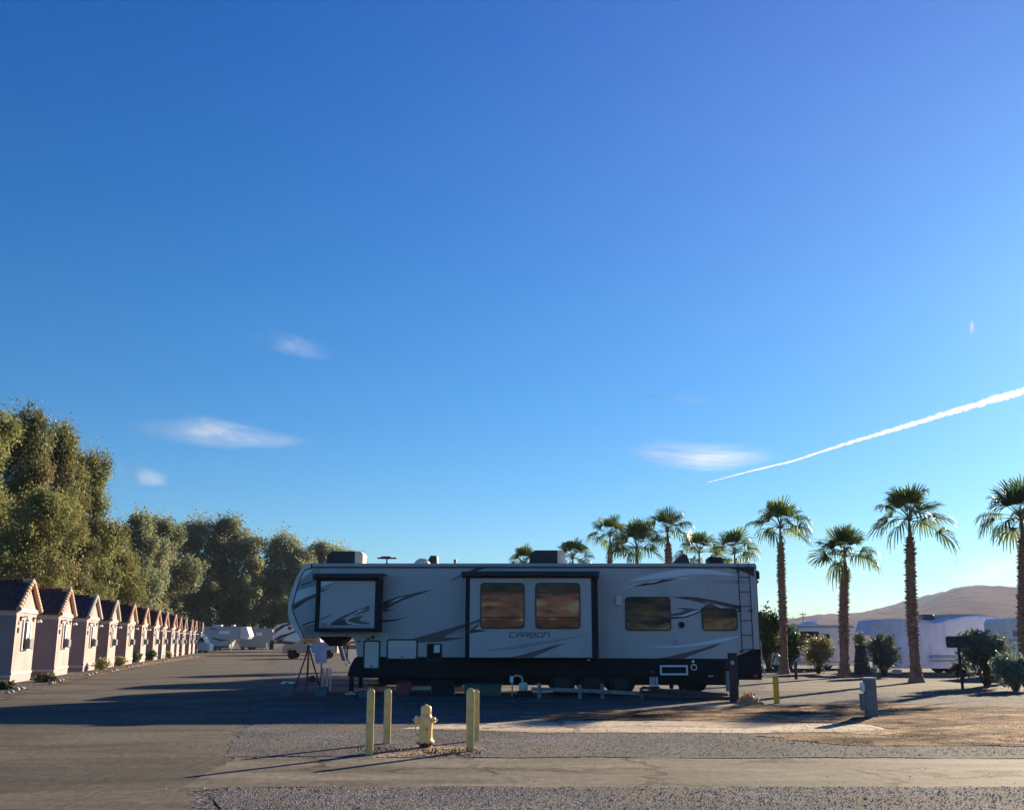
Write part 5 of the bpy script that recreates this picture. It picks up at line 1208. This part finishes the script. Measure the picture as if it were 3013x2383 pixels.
def pickup(px0, px1, base, top, label, mat, name='parked_pickup'):
    """four wheeled car side on, nose to the left"""
    p = gnd((px0+px1)/2, base); Y = p.y; L = (px1-px0)*Y/3078; x0 = at(px0, base, Y).x; h = at(px0, top, Y).z; t = thing(name, label, 'car', (x0+L/2, Y+.9, 0)); X = lambda f: x0+L*f; Z = lambda f: h*f
    prof = [(X(.0), Z(.22)), (X(.0), Z(.48)), (X(.03), Z(.56)), (X(.26), Z(.62)), (X(.36), Z(.97)), (X(.42), Z(1)), (X(.66), Z(1)), (X(.70), Z(.62)), (X(1), Z(.60)), (X(1), Z(.24))]
    arch = []
    for cx in (.80, .17):
        for i in range(7): a = math.radians(180*i/6); arch.append((X(cx)+.45*math.cos(a), Z(.24)+.42*math.sin(a)))
    MB().prism(prof+arch, Y, Y+1.8, mat).build('body', t)
    for f in (.17, .80):
        for yv in (Y+.12, Y+1.68): wheel(X(f), yv, .38, .22, t)
    mb = MB(); mb.prism([(X(.36), Z(.66)), (X(.40), Z(.93)), (X(.64), Z(.93)), (X(.66), Z(.66))], Y-.012, Y-.002, 'dark_glass'); mb.build('side_window', t)
    MB().bbox(X(-.015), X(.01), Y+.1, Y+1.7, Z(.24), Z(.34), 'steel', .02).build('bumper', t)
    for yv in (Y-.01, Y+1.5): MB().bbox(X(-.012), X(.02), yv, yv+.3, Z(.42), Z(.52), 'warm_lens', .02).build('headlight', t)
    MB().bbox(X(.39), X(.42), Y-.15, Y-.003, Z(.62), Z(.70), 'black_plastic', .02).build('side_mirror', t)
    return t
pickup(830, 990, 1938, 1866, 'tan pickup truck parked beyond the nose of the CARBON trailer', 'tan_car')
# white car front peeping out behind the farthest shed
p = gnd(604, 1919); t = thing('parked_van', 'white van just showing beyond the farthest shed', 'van', p)
a, b, c, d = R4(575, 1872, 612, 1917, p.y); MB().prism([(a, c+.15), (a, d), (b-.7, d), (b-.35, d-.75), (b+.15, d-1.0), (b+.2, c+.15)], p.y, p.y+1.9, 'white_paint').build('body', t)
MB().prism([(b-1.2, d-.7), (b-1.2, d-.15), (b-.72, d-.15), (b-.45, d-.7)], p.y-.01, p.y-.002, 'dark_glass').build('window', t)
wheel(b-.3, p.y+.15, .36, .22, t); wheel(a+.6, p.y+.15, .36, .22, t)
for yv in (p.y+.05, p.y+1.55): MB().bbox(b+.14, b+.22, yv, yv+.3, c+.45, c+.65, 'warm_lens', .02).build('headlight', t)

# ================================================================== VEHICLES RIGHT
Ym = 58.0; q = lambda a, b, Y=Ym: (at(a, b, Y).x, at(a, b, Y).z)
t = thing('motorhome', 'white motorhome with dark windows parked behind the palms', 'motorhome', (q(2400, 1900)[0], Ym+1.2, 0))
MB().prism([q(2522, 1958), (q(2522, 1905)[0], q(2522, 1842)[1]), q(2505, 1838), q(2300, 1836), q(2276, 1840), q(2264, 1854), q(2262, 1872), q(2290, 1880), q(2302, 1910), q(2268, 1918), q(2264, 1955)], Ym, Ym+2.4, 'far_white').build('body', t)
for (x0, y0, x1, y1) in ((2342, 1857, 2410, 1893), (2418, 1865, 2441, 1884)):
    a, b, c, d = R4(x0, y0, x1, y1, Ym); w = MB().prism(rrect(a, b, c, d, .08), Ym-.03, Ym-.002, 'black_plastic').build('window', t)
    MB().prism(rrect(a+.04, b-.04, c+.04, d-.04, .06), Ym-.036, Ym-.031, 'dark_glass').build('pane', w)
a, b, c, d = R4(2376, 1824, 2424, 1836, Ym); MB().prism([(a, c), (a+.15, d-.03), (a+.4, d), (b-.15, d), (b, c)], Ym+.8, Ym+1.6, 'blue_tarp').build('air_conditioner', t)
for px in (2433, 2290): wheel(q(px, 1950)[0], Ym+.15, .38, .24, t)
a, b, c, d = R4(2350, 1945, 2515, 1948, Ym); MB().box(a, b, Ym-.012, Ym-.002, c, d, 'far_grey').build('trim_strip', t)
a, b, c, d = R4(2345, 1842, 2512, 1845, Ym); MB().bbox(a, b, Ym-.08, Ym-.002, c-.03, d+.03, 'far_grey', .02).build('awning_roll', t)

Yb = 52.0; q = lambda a, b: (at(a, b, Yb).x, at(a, b, Yb).z)
t = thing('covered_trailer', 'large trailer under a lavender blue cover with a sagging top edge', 'covered trailer', (q(2750, 1900)[0], Yb+1.3, 0))
zg = q(2750, 1966)[1]
# draped cover as a wrinkled shell
from mathutils import noise
topc = [(2560, 1868), (2573, 1822), (2600, 1821), (2643, 1820), (2700, 1825), (2730, 1830), (2758, 1831), (2790, 1822), (2835, 1812), (2880, 1810), (2936, 1813), (2944, 1830)]
xs_ = [q(*v_)[0] for v_ in topc]; zs_ = [q(*v_)[1] for v_ in topc]
vs = []; nx, nz = 90, 26
for j in range(nz+1):
    for i in range(nx+1):
        x = xs_[0]+(xs_[-1]-xs_[0])*i/nx; zt = float(np.interp(x, xs_, zs_)); z = zg+(zt-zg)*j/nz
        vs.append((x, Yb+.10*noise.noise(Vector((x*.9, z*.5, 3)))+.04*noise.noise(Vector((x*4, z*1.2, 7)))+.12*max(0, j/nz-.93)*14*.3, z))
fs = [(j*(nx+1)+i, j*(nx+1)+i+1, (j+1)*(nx+1)+i+1, (j+1)*(nx+1)+i) for j in range(nz) for i in range(nx)]
b0 = len(vs); 
for i in range(nx+1): x, y, z = vs[nz*(nx+1)+i]; vs.append((x, Yb+2.5, z-.05))
fs += [(nz*(nx+1)+i, nz*(nx+1)+i+1, b0+i+1, b0+i) for i in range(nx)]
MB().add(vs, fs, 'blue_tarp', True).build('cover', t)
MB().box(xs_[0]+.3, xs_[-1]-.2, Yb+.3, Yb+2.4, .5, min(zs_)-.35, 'far_grey').build('body', t)
a, b, c, d = R4(2735, 1806, 2935, 1826, Yb+2.6); MB().prism([(a, c-.3), (a+.2, d-.05), (a+1.2, d), (b-.6, d), (b, c)], Yb+2.52, Yb+4.9, 'far_beige').build('roof', t)
a, b, c, d = R4(2702, 1808, 2737, 1824, Yb+2.0); MB().bbox(a, b, Yb+1.4, Yb+2.2, c, d, 'far_dark', .06).build('air_conditioner', t)
for (x0, y0, x1, y1) in ((2738, 1926, 2830, 1934), (2738, 1940, 2815, 1944)):
    a, b, c, d = R4(x0, y0, x1, y1, Yb); MB().box(a, b, Yb-.14, Yb-.11, c, d, 'blue_cloth').build('strap', t)
for px in (2770, 2800): wheel(q(px, 1960)[0], Yb+.4, .38, .25, t)

Ye = 46.0; t = thing('travel_trailer', 'grey trailer cut by the right edge behind the last palm', 'trailer', (at(3060, 1900, Ye).x, Ye+1.2, 0))
a, b, c, d = R4(2968, 1818, 3230, 1958, Ye); MB().bbox(a, b, Ye, Ye+2.4, c, d, 'far_white', .15).build('body', t)
a, b, c, d = R4(2980, 1855, 3005, 1872, Ye); MB().bbox(a, b, Ye-.02, Ye-.001, c, d, 'decal_red', .01).build('window', t); a, b, c, d = R4(2966, 1880, 3230, 1886, Ye); MB().box(a, b, Ye-.01, Ye-.001, c, d, 'far_grey').build('stripe', t)
for px in (3040, 3065): wheel(at(px, 1950, Ye).x, Ye+.2, .36, .22, t)

# stump with a tuft beside the blue trailer
p = gnd(2534, 1982); t = thing('cut_stump', 'dark leaning stump with a green tuft on top between motorhome and blue trailer', 'stump', p)
a = at(2531, 1898, p.y); mb = MB(); mb.tube([p+Vector((0.1, 0, -.05)), p+Vector((.05, 0, .5)), a-Vector((0, 0, .2)), a], [.42, .34, .24, .27], 'dark_wood', 12); mb.build('trunk', t)
rng = np.random.default_rng(8); quads('tuft', leaf_cloud([(a.x-.02, a.y, a.z+.22, .2, .2, .28)], 500, .14, .3, rng, -1), 'leaf_olive', t, origin=p)
# low stone blocks in the sun behind palms
for i, (px, py, w) in enumerate([(2530, 1975, 30), (2568, 1976, 22), (2600, 1978, 20), (2640, 1982, 22)]):
    p = gnd(px, py); r = w*p.y/3078/2; mb = MB(); mb.bbox(p.x-r, p.x+r, p.y-.15, p.y+.15, -.02, .20, 'trim_cream', .03); tag(mb.build('kerb_block', origin=p), 'pale sunlit kerb block on the ground below the blue covered trailer', 'kerb block', 'kerb blocks by the blue covered trailer')
# utility pole on the far slope
p = at(2365, 1846, 420); p.z = 0; t = thing('utility_pole', 'thin utility pole with a crossarm above the motorhome roof', 'utility pole', p); zt = at(2365, 1801, 420).z
MB().cyl(p, (p.x, p.y, zt), .22, .16, 'pole_wood', 8).build('pole', t); MB().box(p.x-1.3, p.x+1.3, p.y-.15, p.y+.15, zt-1.0, zt-.7, 'pole_wood').build('crossarm', t)
for dx in (-1.1, 1.1): MB().cyl((p.x+dx, p.y, zt-.7), (p.x+dx, p.y, zt-.2), .12, .08, 'pole_wood', 6).build('insulator', t)

# ================================================================== CLOUDS
def cloud_mat(name, dens, sx, sy, seed, dist=1.0, lo=.42, hi=.72):
    n = NT(name); n.t.nodes.remove(n.b)
    g = n.tc.outputs['UV']; m = n.n('ShaderNodeMapping'); m.inputs['Scale'].default_value = (sx, sy, 1); m.inputs['Location'].default_value = (seed, seed*.7, 0); n.link(g, m.inputs[0])
    nz = n.noise(m.outputs[0], 1.0, 7, .6, dist); a = n.ramp(nz, [(lo, 0), (hi, 1)])
    sx_ = n.n('ShaderNodeSeparateXYZ'); n.link(g, sx_.inputs[0])
    def win(o): 
        k = n.math('MULTIPLY', n.math('MULTIPLY', o, n.math('SUBTRACT', 1.0, o)), 4.0); return n.math('POWER', k, 1.3)
    a = n.math('MULTIPLY', n.math('MULTIPLY', a, win(sx_.outputs[0])), win(sx_.outputs[1])); a = n.math('MULTIPLY', a, dens*.46, True)
    df = n.n('ShaderNodeBsdfDiffuse'); tl = n.n('ShaderNodeBsdfTranslucent'); ad = n.n('ShaderNodeMixShader'); ad.inputs[0].default_value = .5
    for x_ in (df, tl): x_.inputs['Color'].default_value = (.95, .96, 1, 1)
    n.link(df.outputs[0], ad.inputs[1]); n.link(tl.outputs[0], ad.inputs[2])
    tp = n.n('ShaderNodeBsdfTransparent'); mx = n.n('ShaderNodeMixShader'); n.link(a, mx.inputs[0]); n.link(tp.outputs[0], mx.inputs[1]); n.link(ad.outputs[0], mx.inputs[2]); n.link(mx.outputs[0], n.out.inputs[0])
    MAT[name] = n.m
ALT = 2400.0
def sky_pt(px, py, z=ALT): d = ray(px, py); t_ = (z-CAM_H)/d.z; return Vector((d.x*t_, d.y*t_, z))
def far_pt(px, py, D=11000): return at(px, py, D)
def cloud(pts, label, dens, sx, sy, seed, dist=1.8, lo=.42, hi=.72):
    """pts: centre line [(px,py,half thickness in px)] -> gently arched sheet high up"""
    k = len(cloud.__dict__.setdefault('L', [])); cloud.L.append(1); mn = 'cloud_%d' % k; cloud_mat(mn, dens, sx, sy, seed, dist, lo, hi)
    nU, nV = 24, 6; vs = []; uv = []
    for j in range(nV+1):
        for i in range(nU+1):
            f = i/nU*(len(pts)-1); a = min(len(pts)-2, int(f)); f -= a; px, py, h = [pts[a][c]*(1-f)+pts[a+1][c]*f for c in range(3)]
            vs.append(far_pt(px, py+h*(2*j/nV-1), 11000+250*math.sin(i/nU*3.14)-120*(2*j/nV-1)))
    fs = [(j*(nU+1)+i, j*(nU+1)+i+1, (j+1)*(nU+1)+i+1, (j+1)*(nU+1)+i) for j in range(nV) for i in range(nU)]
    o = MB().add(vs, fs, mn, True).build('cloud', origin=far_pt(pts[0][0], pts[0][1])); ul = o.data.uv_layers.new(name='UVMap')
    for lp in o.data.loops: ul.data[lp.index].uv = ((lp.vertex_index % (nU+1))/nU, (lp.vertex_index//(nU+1))/nV)
    tag(o, label, 'cloud', 'thin high clouds'); return o
cloud([(345, 1262, 16), (470, 1264, 36), (600, 1268, 52), (700, 1282, 44), (820, 1296, 28), (930, 1302, 14)], 'largest wisp of white cloud, above the trees on the left', 1.05, 3.2, 1.3, 3.3, .9, .22, .70)
cloud([(330, 1385, 26), (410, 1398, 34), (500, 1414, 22)], 'smallest faint smudge of cloud just right of the tall trees', .8, 1, 1, 7, .4, .3, .6)
cloud([(740, 985, 30), (790, 1000, 36), (880, 1018, 38), (980, 1045, 24)], 'faint upper smear of cloud left of centre', .5, 2, 1.2, 5, .5, .3, .65)
cloud([(1830, 1330, 26), (1950, 1335, 48), (2060, 1348, 50), (2160, 1345, 44), (2300, 1340, 24)], 'wispy cloud just left of the low end of the contrail', 1.5, 1.6, 4.5, 11.4, .8, .30, .70)
cloud([(2740, 1650, 24), (2900, 1655, 34), (3060, 1652, 44)], 'soft cloud streak above the hill at the right edge', 1.3, 1.5, 1, 13, .4, .25, .6)
cloud([(2700, 1690, 30), (2850, 1705, 36), (3060, 1700, 46)], 'pale cloud bank resting low over the hill', 1.1, 1.5, 1, 17, .4, .25, .6)
cloud([(1880, 1165, 12), (2000, 1172, 16), (2120, 1182, 10)], 'barely visible cloud streak high above the palms', .35, 1.5, 1, 19, .4, .25, .6)

n = NT('contrail'); n.t.nodes.remove(n.b)
df = n.n('ShaderNodeBsdfDiffuse'); tl = n.n('ShaderNodeBsdfTranslucent'); ad = n.n('ShaderNodeMixShader'); ad.inputs[0].default_value = .5
for x_ in (df, tl): x_.inputs['Color'].default_value = (.97, .97, .97, 1)
n.link(df.outputs[0], ad.inputs[1]); n.link(tl.outputs[0], ad.inputs[2]); tp = n.n('ShaderNodeBsdfTransparent'); mx = n.n('ShaderNodeMixShader')
lw = n.n('ShaderNodeLayerWeight'); lw.inputs['Blend'].default_value = .5
v = n.mapping((1, 1, 1), src='World'); nz = n.ramp(n.noise(v, .02, 5, .7), [(.3, .35), (.6, 1)])
fa = n.math('MULTIPLY', n.ramp(lw.outputs['Facing'], [(.25, 1), (.95, 0)]), nz)
n.link(n.math('MULTIPLY', fa, .85), mx.inputs[0]); n.link(tp.outputs[0], mx.inputs[1]); n.link(ad.outputs[0], mx.inputs[2]); n.link(mx.outputs[0], n.out.inputs[0]); MAT['contrail'] = n.m
def contrail(pts, label, n_=60, seed=0):
    mb = MB(); seg = 10; vs = []; rr = random.Random(seed); dd = sky_pt(pts[-1][0], pts[-1][1])-sky_pt(pts[0][0], pts[0][1]); pv_ = Vector((-dd.y, dd.x, 0)).normalized()
    if abs(dd.x) < abs(dd.y)*.3: pv_ = Vector((1, 0, 0))
    for i in range(n_+1):
        f = i/n_*(len(pts)-1); a = min(len(pts)-2, int(f)); f -= a; px, py, w = [pts[a][c]*(1-f)+pts[a+1][c]*f for c in range(3)]
        c = sky_pt(px, py); D_ = (c-Vector((0, 0, CAM_H))).length; r = w/3078*D_/2*(1+.22*(rr.random()-.5)*2)
        c.z += r*.3*(rr.random()-.5)
        for k in range(seg): t_ = 6.283*k/seg; vs.append(c+pv_*(r*math.cos(t_)*(1+.3*(rr.random()-.5)))+Vector((0, 0, r*math.sin(t_)*(1+.5*(rr.random()-.5)))))
    fs = [(i*seg+k, i*seg+(k+1)%seg, (i+1)*seg+(k+1)%seg, (i+1)*seg+k) for i in range(n_) for k in range(seg)]
    tag(mb.add(vs, fs, 'contrail', True).build('contrail', origin=sky_pt(pts[0][0], pts[0][1])), label, 'contrail')
contrail([(2084, 1419, 2), (2200, 1388, 4), (2330, 1357, 6.5), (2500, 1302, 10), (2700, 1243, 15), (2900, 1182, 20), (3120, 1120, 23)], 'long white contrail climbing to the right edge', 260)
contrail([(2862, 940, 3), (2860, 955, 13), (2859, 968, 16), (2858, 984, 8)], 'tiny bright streak of a plane high at the right', 8, 2)
# air over the far ground
n = NT('haze'); n.t.nodes.remove(n.b); pv = n.n('ShaderNodeVolumePrincipled'); pv.inputs['Color'].default_value = (.62, .72, .95, 1); pv.inputs['Density'].default_value = .00009; pv.inputs['Anisotropy'].default_value = .2
n.link(pv.outputs[0], n.out.inputs['Volume']); MAT['haze'] = n.m
tag(MB().box(-2600, 3400, -60, 3700, -3.0, 136, 'haze').build('haze'), kind='stuff')
for o in COL.objects:
    if '_o' in o: del o['_o']
